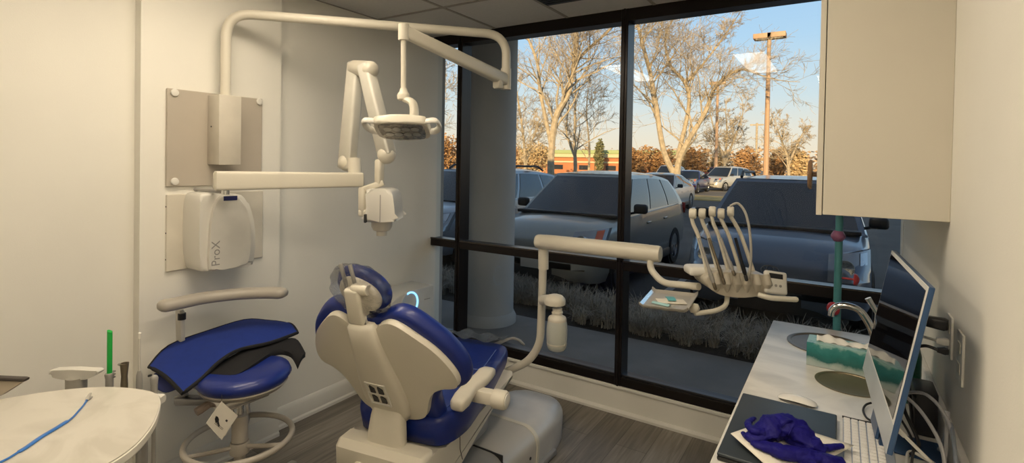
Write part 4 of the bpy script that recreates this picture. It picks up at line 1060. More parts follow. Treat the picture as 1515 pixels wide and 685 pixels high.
d1_ = at(331, 290.5, x=XF + .023); d2_ = at(351, 296, x=XF + .023)
b = NB(); box(b, XF + .021, XF + .024, d1_.y, d2_.y, d2_.z, d1_.z); obj('indicator_display', b, NAVY, fp)
b = NB(); box(b, XF - .12, XF - .09, at(290, 380, x=XF - .1).y - .004, at(290, 380, x=XF - .1).y + .03, 1.10, 1.16, .002); obj('side_grille', b, DARK, bd)
tp = at(325, 393, x=XF + .0225)
text_mesh('ProX', .058, INK, 'lettering', Matrix.Translation((XF + .0222, tp.y, tp.z)) @ Matrix(((0, 0, 1, 0), (0, -1, 0, 0), (1, 0, 0, 0), (0, 0, 0, 1))), fp, .0004, 1.0)
AL = D(316, 268.5, 2.46); AR = D(536, 265, 2.88)
AL.z = AR.z = (AL.z + AR.z) / 2
pv = AL.lerp(AR, .07)
b = NB(); tube(b, [pv - UZ * .066, pv - UZ * .03], .018, 16); obj('pivot_pin', b, CHROME, xr)
b = NB(); tube(b, [pv - UZ * .055, Vector((XP, pv.y, pv.z - .055))], .009, 10); obj('pivot_bracket', b, GREYP, xr)
b = NB(); beam(b, AL, AR, .085, .092, .080, .078, .22, 24); ha = obj('horizontal_arm', b, BEIGE, xr, sharp=40)
e_ = D(524, 240, 2.87)
b = NB(); tube(b, [Vector((AR.x, AR.y, AR.z)) - (AR - AL).normalized() * .04, e_ + UZ * .02], .036, 18); obj('elbow', b, BEIGE, xr, sharp=50)
b = NB(); beam(b, D(513, 250, 2.90), D(527, 92, 2.90), .075, .092, .07, .088, .4, 20); obj('rear_fold_arm', b, mat('translucent cream cover', (.62, .60, .53), .4), xr, sharp=50)
b = NB(); beam(b, D(540, 94, 2.80), D(573, 230, 2.80), .07, .078, .075, .092, .4, 20); obj('front_fold_arm', b, mat('cream arm cover', (.66, .64, .57), .35), xr, sharp=50)
def ball(b, c, r_, n=14): return lathe(b, [(0, -r_)] + [(r_ * math.cos(a), r_ * math.sin(a)) for a in [PI * (k / n - .5) for k in range(1, n)]] + [(0, r_)], c, 22)
b = NB(); A_, B_ = D(525, 101, 2.91), D(549, 103, 2.79); dd = (B_ - A_).normalized()
tube(b, [A_ - dd * .030, A_ - dd * .02, A_, B_, B_ + dd * .02, B_ + dd * .030], [.022, .038, .0455, .0455, .038, .022], 24); obj('apex_joint', b, BEIGE, xr, sharp=60)
b = NB(); ball(b, D(572, 229, 2.80), .050); obj('lower_joint', b, BEIGE, xr, sharp=60)
b = NB(); ball(b, D(514, 240, 2.90), .051); obj('lower_joint', b, BEIGE, xr, sharp=60)
b = NB(); beam(b, D(562, 236, 2.80), D(561, 272, 2.80), .045, .045, .042, .042, .5); beam(b, D(568, 270, 2.80), D(534, 282, 2.80), .04, .035, .04, .035, .5)
beam(b, D(537.5, 277, 2.80), D(537.5, 320, 2.80), .045, .045, .045, .045, .5); beam(b, D(532, 315, 2.80), D(556, 315, 2.78), .04, .04, .04, .04, .5); obj('yoke', b, BEIGE, xr, sharp=50)
th = frameM(D(569.5, 303, 2.78), HX, (HY * .98 + UZ * .1).normalized(), UZ)
pr = [(-.075, .085), (-.05, .088), (.0, .09), (.045, .085), (.062, .06), (.072, .0), (.077, -.065), (.07, -.078), (-.07, -.085), (-.078, -.07), (-.073, 0), (-.078, .06)]
b = NB(); prism(b, smooth2(pr, 2), -.10, .10, frameM(D(569.5, 303, 2.78), HX, UZ, -HY), .02, 4); hdx = obj('tube_head', b, WHITEP, xr, sharp=45)
b = NB(); box(b, -.002, .002, -.103, -.08, -.07, .07, .0, 1, th); obj('head_seam', b, GREYP, hdx)
b = NB(); lathe(b, [(.055, .02), (.055, -.035), (.045, -.055), (.028, -.062), (.028, -.085), (.0, -.085)], D(565, 325, 2.78), 24); obj('cone', b, BEIGE, hdx, sharp=40)
b = NB(); box(b, -.082, -.068, -.11, -.085, -.075, -.03, .003, 1, th); obj('head_label', b, DARK, hdx)

# ------------------------------------------------------------ air purifier by the window
ax = -2.60; ay1 = at(641, 460, x=ax).y; ay0 = at(579, 450, x=ax).y; az = at(640, 421, x=ax).z
ap = thing('air_purifier', 'white floor standing air purifier with a glowing blue ring, in the corner by the window', 'air purifier', ((ax + XL) / 2, (ay0 + ay1) / 2, 0))
b = NB(); prism(b, [(ay0, .02), (ay1, .02), (ay1, az - .01), (ay1 - .02, az), (ay0 + .14, az - .005), (ay0 + .05, az - .022), (ay0, az - .05)], XL + .03, ax, XM(0), .008, 2); apb = obj('cabinet', b, mat('cool white plastic', (.66, .66, .63), .35), ap, sharp=45)
rc = at(605, 449, x=ax)
b = NB(); lathe(b, [(0, .002), (.088, .002), (.09, .006), (.082, .010), (.075, .006), (0, .004)], rc, 36, axisM((1, 0, 0))); obj('control_dial', b, mat('pale dial', (.62, .63, .62), .3), apb)
b = NB(); tube(b, [rc + Vector((.010, .080 * math.cos(a), .080 * math.sin(a))) for a in [R(-125) + R(235) * k / 30 for k in range(31)]], .0065, 8); obj('light_ring', b, mat('blue light ring', (.2, .5, .9), .4, emit=(.25, .60, 1.0), estr=1.7), apb)
b = NB(); m1 = at(628, 443, x=ax + .001); m2 = at(636, 441, x=ax + .001); tube(b, [m1, m2], .003, 6); obj('badge', b, GREYP, apb)
b = NB(); box(b, XL + .05, ax - .02, ay0 + .02, ay1 - .02, 0, .03); obj('foot', b, GREYP, ap)

# ------------------------------------------------------------ assistant stool with apron
def zk(z): return 1.65 - (1.65 - z) * .92
SC = Vector((-2.26, 1.31, 0))
sl = thing('clinic_stool', 'grey wheeled clinic stool with a curved arm support, under the folded apron', 'stool', SC)
b = NB(); lathe(b, [(0, zk(.52)), (.13, zk(.52)), (.18, zk(.535)), (.20, zk(.565)), (.19, zk(.59)), (.15, zk(.605)), (0, zk(.60))], SC + Vector((-.02, .03, 0)), 36); obj('seat_cushion', b, VINYL, sl, sharp=60)
b = NB(); lathe(b, [(0, zk(.495)), (.11, zk(.495)), (.17, zk(.51)), (.185, zk(.53)), (.175, zk(.54)), (0, zk(.54))], SC + Vector((-.02, .03, 0)), 36); obj('seat_pan', b, STOOLM, sl, sharp=50)
b = NB(); box(b, -.06, .06, -.11, .11, zk(.45), zk(.50), .012, 2, Matrix.Translation(SC)); 
for a in range(4): tube(b, [SC + Vector((.05 * math.cos(a * 1.6), .05 * math.sin(a * 1.6), zk(.47))), SC + Vector((.045 * math.cos(a * 1.6 + .3), .045 * math.sin(a * 1.6 + .3), zk(.405)))], .009, 8)
tube(b, [SC + UZ * zk(.47), SC + UZ * zk(.38)], .016, 12); obj('tilt_mechanism', b, CHROME, sl)
b = NB(); lathe(b, [(0, zk(.385)), (.032, zk(.385)), (.034, zk(.37)), (.034, zk(.26)), (.024, zk(.26)), (.024, .11), (0, .11)], SC, 24); obj('gas_column', b, STOOLM, sl, sharp=50)
b = NB(); RR = .218; fr_c = SC + Vector((0, 0, zk(.27))); tube(b, [fr_c + Vector((RR * math.cos(a), RR * math.sin(a), 0)) for a in [2 * PI * k / 48 for k in range(48)]], .013, 12, close=True); frg = obj('foot_ring', b, STOOLM, sl)
for k in range(3):
    a = R(20 + 120 * k); b = NB(); tube(b, smooth([SC + Vector((.03 * math.cos(a), .03 * math.sin(a), zk(.235))), SC + Vector((.12 * math.cos(a), .12 * math.sin(a), zk(.25))), SC + Vector((RR * math.cos(a), RR * math.sin(a), zk(.27)))], 4), .010, 8); obj('ring_spoke', b, STOOLM, frg)
b = NB(); lathe(b, [(0, zk(.20)), (.04, zk(.20)), (.044, zk(.23)), (.038, zk(.255)), (0, zk(.255))], SC, 22); obj('ring_collar', b, STOOLM, frg)
b = NB(); lathe(b, [(0, .14), (.045, .14), (.055, .11), (.05, .07), (0, .07)], SC, 24); obj('hub', b, STOOLM, sl)
for k in range(5):
    a = R(-40 + 72 * k); u3 = Vector((math.cos(a), math.sin(a), 0)); tip = SC + u3 * .35
    b = NB(); beam(b, SC + u3 * .03 + UZ * .11, tip + UZ * .075, .05, .045, .04, .026, .5, 16); lg = obj('leg', b, STOOLM, sl, sharp=50)
    b = NB(); 
    for sgn in (-1, 1):
        lathe(b, [(0, -.01), (.026, -.01), (.028, -.004), (.028, .004), (.026, .01), (0, .01)], tip + Vector((0, 0, .028)) + Vector((-u3.y, u3.x, 0)) * .014 * sgn, 18, axisM((-u3.y, u3.x, 0)))
    tube(b, [tip + UZ * .03, tip + UZ * .08], .007, 8); obj('caster', b, DARK, lg)
# arm support
ptsA = [at(234, 454, z=.955), at(262, 449, z=.955), at(300, 441, z=.955), at(350, 435, z=.955), at(395, 433, z=.955), at(423, 434, z=.955)]
b = NB(); SP = smooth(ptsA, 5); rings = []
for i, p_ in enumerate(SP):
    t = SP[min(i + 1, len(SP) - 1)] - SP[max(0, i - 1)]; t.z = 0; t.normalize(); s = Vector((t.y, -t.x, 0))
    e2 = min(1, (.55 + .45 * min(i, len(SP) - 1 - i) / 1.5))
    rings.append([p_ + s * .042 * e2 * abs(math.cos(a)) ** .7 * (1 if math.cos(a) > 0 else -1) + UZ * .027 * e2 * abs(math.sin(a)) ** .8 * (1 if math.sin(a) > 0 else -1) for a in [2 * PI * k / 18 for k in range(18)]])
loft(b, rings); obj('arm_pad', b, STOOLM, sl, sharp=60)
ap0 = at(266, 470, z=.86)
b = NB(); beam(b, (ap0.x, ap0.y, .90), (ap0.x + .02, ap0.y, .57), .022, .05, .022, .05, .25); beam(b, (ap0.x + .02, ap0.y, .565), (SC.x, SC.y, zk(.475)), .05, .03, .06, .03, .4); obj('arm_post', b, mat('pale stool metal', (.50, .48, .43), .35, .2), sl, sharp=50)
b = NB(); lathe(b, [(0, 0), (.018, 0), (.018, .03), (0, .03)], (ap0.x + .02, ap0.y, .855), 14); obj('arm_swivel', b, DARK, sl)
b = NB(); tube(b, smooth([SC + Vector((.02, -.06, zk(.47))), at(325, 590, z=zk(.47)), at(290, 610, z=zk(.44))], 5), [.010, .010, .010, .010, .010, .012, .014, .016, .018, .019, .018], 10); obj('height_lever', b, mat('brown lever', (.28, .22, .18), .5), sl)
b = NB(); e0 = at(262, 592, z=zk(.46)); e1 = at(340, 592, z=zk(.47)); beam(b, e0, e1, .05, .035, .05, .03, .4); beam(b, e0 + Vector((-.002, -.003, .012)), e0 + (e1 - e0) * .18 + UZ * .028, .035, .02, .03, .018, .4); obj('side_lever', b, mat('steel lever', (.30, .30, .31), .3, .7), sl, sharp=50)
# hang tag
tg0 = at(328, 594, x=-2.15)
tgo = thing('hang_tag', 'square white card tag with a black bird drawing, hanging under the stool seat', 'tag', tg0)
cT = [at(u, v, x=-2.15) for u, v in ((328, 594), (352, 615), (328, 651), (305, 626))]
b = NB(); a = [b.verts.new(p) for p in cT]; c = [b.verts.new(p + Vector((-.0015, 0, 0))) for p in cT]; b.faces.new(a); b.faces.new(list(reversed(c)))
for i in range(4): b.faces.new((a[i], c[i], c[(i + 1) % 4], a[(i + 1) % 4]))
obj('card', b, PAPER, tgo)
def tagp(u, v): return cT[0] + (cT[3] - cT[0]) * u + (cT[1] - cT[0]) * v + Vector((.001, 0, 0))
b = NB()
for poly in ([(.50, .18), (.62, .22), (.70, .34), (.66, .40), (.76, .56), (.70, .60), (.60, .44), (.52, .38), (.48, .28)], [(.34, .66), (.42, .66), (.42, .76), (.34, .76)]):
    b.faces.new([b.verts.new(tagp(u + .06, v - .02)) for u, v in poly])
for i in range(2): b.faces.new([b.verts.new(tagp(u, v)) for u, v in ((.80 - .05 * i, .30), (.815 - .05 * i, .30), (.815 - .05 * i, .78), (.80 - .05 * i, .78))])
obj('bird_print', b, DARK, tgo, recalc=False)
b = NB(); tube(b, [tg0 - UZ * .004, at(328, 582, x=-2.17)], .0012, 5); obj('string', b, DARK, tgo)
# lead apron
apn = thing('lead_apron', 'folded royal blue protective apron with black piping draped over the stool seat', 'apron', (-2.28, 1.33, .69))
Tc = [((221, 541), .62), ((250, 512), .66), ((303, 490), .69), ((361, 472), .69), ((400, 475), .685), ((424, 478), .675)]
Bc = [((270, 579), .585), ((300, 556), .61), ((325, 534), .645), ((356, 515), .665), ((400, 504), .67), ((440, 491), .655)]
TT = smooth([at(*p, z=zk(z)) for p, z in Tc], 4); BB = smooth([at(*p, z=zk(z)) for p, z in Bc], 4)
def ev(L, t): f = t * (len(L) - 1); i = min(len(L) - 2, int(f)); return L[i].lerp(L[i + 1], f - i)
def apf(u, v): return ev(TT, u).lerp(ev(BB, u), v) + UZ * (.022 * math.sin(PI * v) * (.4 + .6 * u) + .004 * math.sin(9 * u + 4 * v))
b = NB(); slab(b, apf, 30, 14, Vector((0, 0, -.012))); obj('front_panel', b, APRONM, apn, sharp=60)
loop = [apf(i / 20, 0) for i in range(21)] + [apf(1, j / 8) for j in range(1, 9)] + [apf(1 - i / 20, 1) for i in range(1, 21)] + [apf(0, 1 - j / 8) for j in range(1, 8)]
b = NB(); tube(b, [p - UZ * .006 for p in loop], .0085, 8, close=True); obj('piping', b, BLACKF, apn)
T2 = [((300, 552), .60), ((330, 534), .615), ((360, 518), .635), ((400, 508), .64), ((436, 500), .635), ((452, 522), .60)]
B2 = [((296, 562), .585), ((342, 557), .60), ((372, 541), .612), ((405, 520), .622), ((430, 522), .60), ((441, 540), .565)]
T2s = smooth([at(*p, z=zk(z)) for p, z in T2], 4); B2s = smooth([at(*p, z=zk(z)) for p, z in B2], 4)
b = NB(); slab(b, lambda u, v: ev(T2s, u).lerp(ev(B2s, u), v) + UZ * (.012 * math.sin(PI * v)), 26, 8, Vector((-.002, 0, -.022))); obj('black_lining', b, BLACKF, apn, sharp=60)
T3 = smooth([at(*p, z=zk(z)) for p, z in (((229, 552), .60), ((245, 552), .60), ((270, 560), .59))], 4); B3 = smooth([at(*p, z=zk(z)) for p, z in (((232, 574), .55), ((247, 580), .545), ((263, 575), .56))], 4)
b = NB(); slab(b, lambda u, v: ev(T3, u).lerp(ev(B3, u), v), 8, 5, Vector((-.01, 0, -.006))); obj('folded_corner', b, mat('navy apron fabric', (.012, .022, .13), .7), apn, sharp=60)
# ============================================================ worktop side
CABM = mat('almond laminate', (.62, .58, .49), .5, var=.015, scale=5)
ZCN = .89
uc = thing('wall_cupboard', 'tall almond laminate wall cupboard high up at the right', 'cupboard', (.11, 2.4, 1.495))
b = NB(); box(b, -.048, XR, 1.95, 2.90, 1.495, 2.60, .0015, 1); obj('carcass', b, CABM, uc)
for ya, yb in ((1.951, 2.424), (2.426, 2.899)):
    b = NB(); box(b, -.067, -.0505, ya, yb, 1.493, 2.60, .0015, 1); dr_ = obj('door', b, CABM, uc)
b = NB(); hk = at(1195.5, 258, y=2.06); lathe(b, [(0, 0), (.008, .0), (.008, .016), (.050, .018), (.052, .024), (.046, .030), (0, .031)], (-.067, 2.06, hk.z), 26, axisM((-1, 0, 0))); obj('door_knob', b, mat('brown knob', (.22, .13, .07), .35), dr_)

wt = thing('worktop', 'long pale veined worktop with two round openings along the right wall', 'worktop', (0, 1.8, .85))
CX0, CX1, CY0, CY1 = -.264, XR, .72, 2.84
holes = [(-.03, 2.58, .142), (.042, 2.165, .098)]
b = NB()
def loopv(pts, z): 
    vs = [b.verts.new((x, y, z)) for x, y in pts]; return vs, [b.edges.new((vs[i], vs[(i + 1) % len(vs)])) for i in range(len(vs))]
ou = [(CX0, CY0), (CX1, CY0), (CX1, CY1), (CX0, CY1)]
loops = [ou] + [[(hx + r_ * math.cos(2 * PI * k / 48), hy + r_ * math.sin(2 * PI * k / 48)) for k in range(48)] for hx, hy, r_ in holes]
ed = []
for lp in loops: v_, e_l = loopv(lp, ZCN); ed += e_l
bmesh.ops.triangle_fill(b, use_beauty=True, use_dissolve=False, edges=ed)
for f in b.faces:
    if f.normal.z < 0: f.normal_flip()
bmesh.ops.extrude_face_region(b, geom=b.faces[:])
for v_ in b.verts[:len(b.verts) // 2]: pass
vv = [v for v in b.verts]
half_n = len(vv) // 2
for v in vv[half_n:]: v.co.z -= .038
obj('slab', b, COUNTERM, wt)
b = NB(); box(b, XR - .018, XR, CY0, CY1, ZCN, ZCN + .075, .003, 1); obj('side_splash', b, COUNTERM, wt)
b = NB(); box(b, CX0 - .002, CX0, CY0, CY1, .852, .889); obj('edge_banding', b, mat('pale edge band', (.70, .67, .58), .4), wt)
bc = thing('base_cupboard', 'almond base cupboards under the worktop', 'cupboard', (0, 1.8, 0))
b = NB(); box(b, -.235, -.22, .74, 2.82, .10, .85); box(b, -.22, XR - .001, .74, .756, .10, .85); box(b, -.22, XR - .001, 2.80, 2.82, .10, .85); box(b, -.18, XR - .001, .76, 2.80, .0, .10); obj('carcass', b, CABM, bc)
for k in range(4):
    ya = .745 + k * .52; b = NB(); box(b, -.253, -.236, ya, ya + .512, .105, .84, .0015, 1); d_ = obj('door', b, CABM, bc)
    b = NB(); tube(b, bent([(-.253, ya + .18, .78), (-.28, ya + .18, .78), (-.28, ya + .32, .78), (-.253, ya + .32, .78)], .01), .005, 8); obj('handle', b, CHROME, d_)
sk = thing('sink_basin', 'round stainless steel sink bowl set in the far end of the worktop', 'sink', (-.03, 2.58, .75))
b = NB(); lathe(b, [(.155, .0015), (.156, .004), (.144, .006), (.138, .0), (.132, -.04), (.118, -.10), (.08, -.125), (.02, -.13), (0, -.132), (0, -.136), (.02, -.134), (.085, -.129), (.122, -.103), (.137, -.04), (.1405, -.001)], (-.03, 2.58, ZCN), 48); obj('bowl', b, mat('dull brown steel', (.20, .165, .12), .42, .55, var=.1), sk, sharp=60)
b = NB(); lathe(b, [(0, 0), (.022, 0), (.022, .003), (0, .002)], (-.03, 2.58, ZCN - .131), 20); obj('drain', b, CHROME, sk)
wr = thing('waste_chute', 'smaller round steel lined waste opening in the worktop in front of the tissue box', 'waste opening', (.042, 2.165, .74))
b = NB(); lathe(b, [(.106, .001), (.107, .003), (.097, .004), (.094, 0), (.093, -.14), (.0, -.142), (0, -.145), (.096, -.145), (.0965, -.001)], (.042, 2.165, ZCN), 44); obj('liner', b, mat('brass toned steel', (.42, .35, .24), .5, 1.0), wr, sharp=60)

fc = thing('tap', 'chrome curved spout tap beside the round sink', 'tap', (.135, 2.62, ZCN))
b = NB(); lathe(b, [(0, 0), (.026, 0), (.027, .006), (.02, .012), (.018, .05), (.02, .055), (.02, .09), (.012, .10), (0, .10)], (.135, 2.62, ZCN), 22); obj('tap_body', b, CHROME, fc, sharp=50)
b = NB(); tube(b, smooth([(.135, 2.62, .94), at(1285, 478, y=2.62), at(1272, 460, y=2.62), at(1255, 452.5, y=2.62), at(1240, 452.5, y=2.62), at(1231, 459, y=2.62), at(1229, 467, y=2.62)], 6), [.015] * 12 + [.0135] * 25, 16); obj('spout', b, CHROME, fc, sharp=60)
b = NB(); tube(b, [at(1298, 464, y=2.62), at(1284, 441, y=2.62)], [.009, .012], 12); tube(b, [(.135, 2.62, .985), at(1298, 464, y=2.62)], .009, 10); obj('lever', b, CHROME, fc)

def wave_mat():
    m = bpy.data.materials.new('teal wave print'); m.use_nodes = True; t = m.node_tree; b_ = t.nodes['Principled BSDF']; b_.inputs['Roughness'].default_value = .4
    tcn = t.nodes.new('ShaderNodeTexCoord'); sp = t.nodes.new('ShaderNodeSeparateXYZ'); t.links.new(tcn.outputs['Object'], sp.inputs[0])
    n = t.nodes.new('ShaderNodeTexNoise'); n.inputs['Scale'].default_value = 28; n.inputs['Detail'].default_value = 5; t.links.new(tcn.outputs['Object'], n.inputs['Vector'])
    ma = t.nodes.new('ShaderNodeMath'); ma.operation = 'MULTIPLY_ADD'; ma.inputs[1].default_value = .06; t.links.new(n.outputs['Fac'], ma.inputs[0]); t.links.new(sp.outputs['Z'], ma.inputs[2])
    r = t.nodes.new('ShaderNodeValToRGB'); mr = t.nodes.new('ShaderNodeMapRange'); mr.inputs['From Min'].default_value = .0; mr.inputs['From Max'].default_value = .115
    t.links.new(ma.outputs[0], mr.inputs[0]); t.links.new(mr.outputs[0], r.inputs[0])
    e = r.color_ramp.elements; e[0].position = .30; e[0].color = (.42, .50, .48, 1); e[1].position = 1; e[1].color = (.30, .52, .50, 1)
    for p_, c_ in ((.42, (.30, .42, .40, 1)), (.52, (.015, .13, .13, 1)), (.75, (.015, .19, .19, 1)), (.93, (.04, .25, .25, 1))): k = e.new(p_); k.color = c_
    t.links.new(r.outputs[0], b_.inputs['Base Color']); return m
tb_ = thing('tissue_box', 'teal and white wave printed tissue box between the sink and the waste opening', 'tissue box', (.02, 2.33, ZCN + .001), R(-2))
b = NB(); box(b, -.115, .115, -.055, .055, 0, .088, .001, 1); obj('carton', b, wave_mat(), tb_, world=False)
b = NB(); lathe(b, [(0, 0), (1, 0), (1, .001), (0, .001)], (0, 0, 0), 30, Matrix.Translation((.0, 0, .088)) @ Matrix.Diagonal((.085, .030, 1, 1))); obj('opening_film', b, mat('pale film', (.55, .58, .58), .25), tb_, world=False)
b = NB(); slab(b, lambda u, v: Vector((-.085 + .17 * u, -.024 + .048 * v, .090 + .014 * math.sin(PI * v) * (1 + .5 * math.sin(7 * u)) + .004 * math.sin(23 * u + 5 * v))), 30, 10, Vector((0, 0, -.0015))); obj('tissue', b, mat('white tissue', (.80, .79, .75), .8), tb_, world=False, sharp=180)

ms = thing('computer_mouse', 'white low computer mouse on the worktop behind the dark slate', 'mouse', (-.103, 1.895, ZCN), R(-6))
b = NB(); grid(b, lambda u, v: Vector((.057 * (2 * u - 1), .028 * (2 * v - 1) * (1 - abs(2 * u - 1) ** 4) ** .4, .006 + .017 * max(0, 1 - (2 * u - 1) ** 2) ** .7 * (1 - .6 * (2 * v - 1) ** 2) * (1))), 24, 14); obj('mouse_shell', b, mat('white gloss', (.78, .77, .74), .15), ms, world=False, sharp=80)
b = NB(); loft(b, [[Vector((.055 * math.cos(a) * s, .027 * math.sin(a) * abs(math.sin(a)) ** .0 * s, z)) for a in [2 * PI * k / 28 for k in range(28)]] for s, z in ((.94, .0005), (.985, .004), (.99, .0065))]); obj('mouse_base', b, mat('mouse base grey', (.15, .15, .15), .4), ms, world=False)

slt = thing('dark_slate', 'closed dark navy grey laptop-like slate lying on the worktop', 'laptop', (-.122, 1.62, ZCN + .0006), 0)
b = NB(); box(b, -.132, .128, -.215, .205, .0, .011, .004, 2); obj('lower_case', b, DARK, slt, world=False)
b = NB(); box(b, -.132, .128, -.215, .205, .0115, .020, .004, 3); obj('lid', b, mat('dark blue grey shell', (.035, .045, .055), .45, .2), slt, world=False)

kb = thing('keyboard', 'slim white computer keyboard lying lengthwise under the monitor', 'keyboard', (.078, 1.64, ZCN))
b = NB(); box(b, -.0575, .0575, -.209, .209, 0, .007, .003, 2); obj('key_tray', b, mat('pale blue aluminium', (.38, .42, .50), .4, .3), kb, world=False)
KEYM = mat('white keycap', (.76, .75, .72), .5, var=.005)
b = NB(); box(b, -.0080, .0080, -.0080, .0080, 0, .0028, .0012, 2); k0 = obj('key', b, KEYM, kb, world=False); k0.location = (-.047, -.199, .0071)
first = True; kx = .0188
for r_ in range(6):
    for c_ in range(22):
        if r_ == 5 and 4 <= c_ <= 14: continue
        xx, yy = -.047 + .0188 * r_, -.199 + .01895 * c_
        if first: first = False; k0.location = (xx, yy, .0071); continue
        if yy > .206 or (r_ * 22 + c_) % 23 == 22 and False: continue
        if c_ >= 16: continue
        kk_ = k0.copy(); COL.objects.link(kk_); kk_.parent = kb; kk_.location = (xx, yy + (.105 if False else 0), .0071)
# far end keys (the end shown in the photo)
for r_ in range(6):
    for c_ in range(16, 22):
        if r_ * 6 + c_ - 16 > 30: continue
        q_ = k0.copy(); COL.objects.link(q_); q_.parent = kb; q_.location = (-.047 + .0188 * r_, -.199 + .01895 * c_, .0071)

# paper and gloves
pap = thing('paper_sheet', 'cream paper sheet lying on the dark slate under the gloves', 'paper', (-.10, 1.54, .912))
pc4 = [at(1081, 641, z=.930), at(1150, 706, z=.914), at(1246, 700, z=.916), at(1263, 659, z=.920), at(1150, 615, z=.920)]
A0, A1, A2, A3 = at(1081, 641, z=.932), at(1160, 712, z=.915), at(1263, 659, z=.918), at(1135, 622, z=.918)
b = NB(); slab(b, lambda u, v: A0.lerp(A1, u).lerp(A3.lerp(A2, u), v) + UZ * (.004 * math.sin(PI * u) * math.sin(2 * v)), 14, 14, Vector((0, 0, -.0012))); obj('sheet', b, PAPER, pap, sharp=180)
from mathutils import noise as mn
GLS = .25
gl_ = thing('nitrile_gloves', 'crumpled bright blue nitrile gloves lying on the cream paper', 'gloves', (-.09, 1.58, .925))
GLM = mat('blue nitrile', (.005, .003, .14), .6, var=.15, scale=40, bump=.35, bscale=90)
GLM.node_tree.nodes['Principled BSDF'].inputs['Specular IOR Level'].default_value = GLS
def crumple(b, pts, rs, seg=30, amp=.35, fz=.62, seed=0):
    P_ = smooth(pts, 8); n = len(P_); rings = []
    for i, p in enumerate(P_):
        t = (P_[min(n - 1, i + 1)] - P_[max(0, i - 1)]).normalized(); s, u_ = ring_frame(p, t)
        f = i / (n - 1) * (len(rs) - 1); j = min(len(rs) - 2, int(f)); r_ = lerp(rs[j], rs[j + 1], f - j)
        ring = []
        for k in range(seg):
            a = 2 * PI * k / seg; q = p + (s * math.cos(a) + u_ * math.sin(a)) * r_
            nn = mn.noise(q * 42 + Vector((seed, 0, 0))) + .6 * mn.noise(q * 90 + Vector((seed * 3, 5, 0))); rid = 1 - abs(mn.noise(q * 60 + Vector((9, seed, 2)))) * 2
            rr = r_ * (1 + amp * nn + amp * .4 * rid)
            v = (s * math.cos(a) + u_ * math.sin(a)) * rr; v.z *= fz; q2 = p + v; q2.z = max(q2.z, .9225); ring.append(q2)
        rings.append(ring)
    return loft(b, rings)
g0 = lambda u, v, z: at(u, v, z=z)
b = NB(); crumple(b, [g0(1106, 650, .935), g0(1128, 640, .945), g0(1150, 632, .955), g0(1172, 637, .952), g0(1196, 655, .940), g0(1222, 668, .932)], [.012, .030, .040, .044, .030, .016], seed=1); obj('upper_glove', b, GLM, gl_, sharp=180)
b = NB(); crumple(b, [g0(1112, 655, .93), g0(1150, 666, .935), g0(1190, 674, .932), g0(1222, 680, .928), g0(1248, 682, .927)], [.010, .022, .024, .018, .010], seed=4); obj('lower_glove', b, GLM, gl_, sharp=180)
for i, (pp, r_) in enumerate((([g0(1130, 642, .95), g0(1112, 636, .955), g0(1107, 626, .95), g0(1116, 619, .945)], [.013, .010, .009, .006]), ([g0(1118, 652, .935), g0(1104, 646, .932), g0(1100, 641, .930)], [.011, .008, .006]),
        ([g0(1205, 660, .935), g0(1228, 662, .932), g0(1246, 660, .930)], [.012, .009, .007]), ([g0(1150, 632, .96), g0(1146, 622, .972), g0(1136, 618, .965)], [.018, .014, .008]), ([g0(1165, 630, .97), g0(1152, 620, .975), g0(1142, 622, .97)], [.02, .014, .008]))):
    b = NB(); crumple(b, pp, r_, 16, .3, .8, i + 7); obj('glove_finger', b, GLM, gl_, sharp=180)
cd = thing('black_cord', 'short curled black cord between the keyboard and the monitor', 'cord', (.08, 1.9, ZCN))
b = NB(); tube(b, smooth([at(1246, 616, z=.893), at(1262, 620, z=.893), at(1280, 624, z=.893), at(1293, 625, z=.895), at(1282, 618, z=.895), at(1277, 607, z=.897), at(1281, 599, z=.90), at(1289, 596, z=.905)], 6), .0032, 8); obj('cord_length', b, DARK, cd)

# monitor
N0, N1 = D(1311, 672, 1.2), D(1375, 410, 1.2); F1_, F0_ = D(1318, 362, 1.70), D(1281, 532, 1.72)
ey = ((F1_ - N1) + (F0_ - N0)); ey.z = 0; Ly_ = ey.length / 2; ey.normalize()
up = ((N1 - N0) + (F1_ - F0_)); up = up - ey * up.dot(ey); Lz_ = up.length / 2; up.normalize(); nx = ey.cross(up)   # +x side (back)
MO = Matrix.Identity(4)
MO = frameM(N0, nx, ey, up)
mon = thing('desktop_monitor', 'thin blue backed all-in-one computer monitor tilted beside the wall, dark screen', 'monitor', (.2, 1.75, ZCN))
b = NB(); box(b, 0, .0125, 0, Ly_, 0, Lz_, .003, 2, MO); mc = obj('casing', b, mat('deep blue aluminium', (.04, .09, .20), .35, .5), mon)
b = NB(); box(b, -.0012, .0006, .001, Ly_ - .001, .072, Lz_ - .001, .0004, 1, MO); obj('bezel', b, mat('white bezel', (.74, .74, .72), .3), mc)
b = NB(); box(b, -.0024, -.001, .012, Ly_ - .012, .080, Lz_ - .012, 0, 1, MO)
SCR = mat('black glossy screen', (.004, .004, .006), .03, var=0); SCR.node_tree.nodes['Principled BSDF'].inputs['Specular IOR Level'].default_value = .8
obj('screen', b, SCR, mc)
b = NB(); box(b, -.0014, .0006, .001, Ly_ - .001, .001, .072, .0004, 1, MO); obj('chin', b, mat('pale blue chin', (.50, .54, .58), .35, .15), mc)
cM = MO @ Vector((.013, Ly_ / 2, .12))
b = NB(); box(b, .0135, .022, Ly_ / 2 - .06, Ly_ / 2 + .06, -.07, .14, .002, 1, MO); obj('stand_neck', b, bpy.data.materials['deep blue aluminium'], mon)
fx = (MO @ Vector((.008, Ly_ / 2, -.09)))
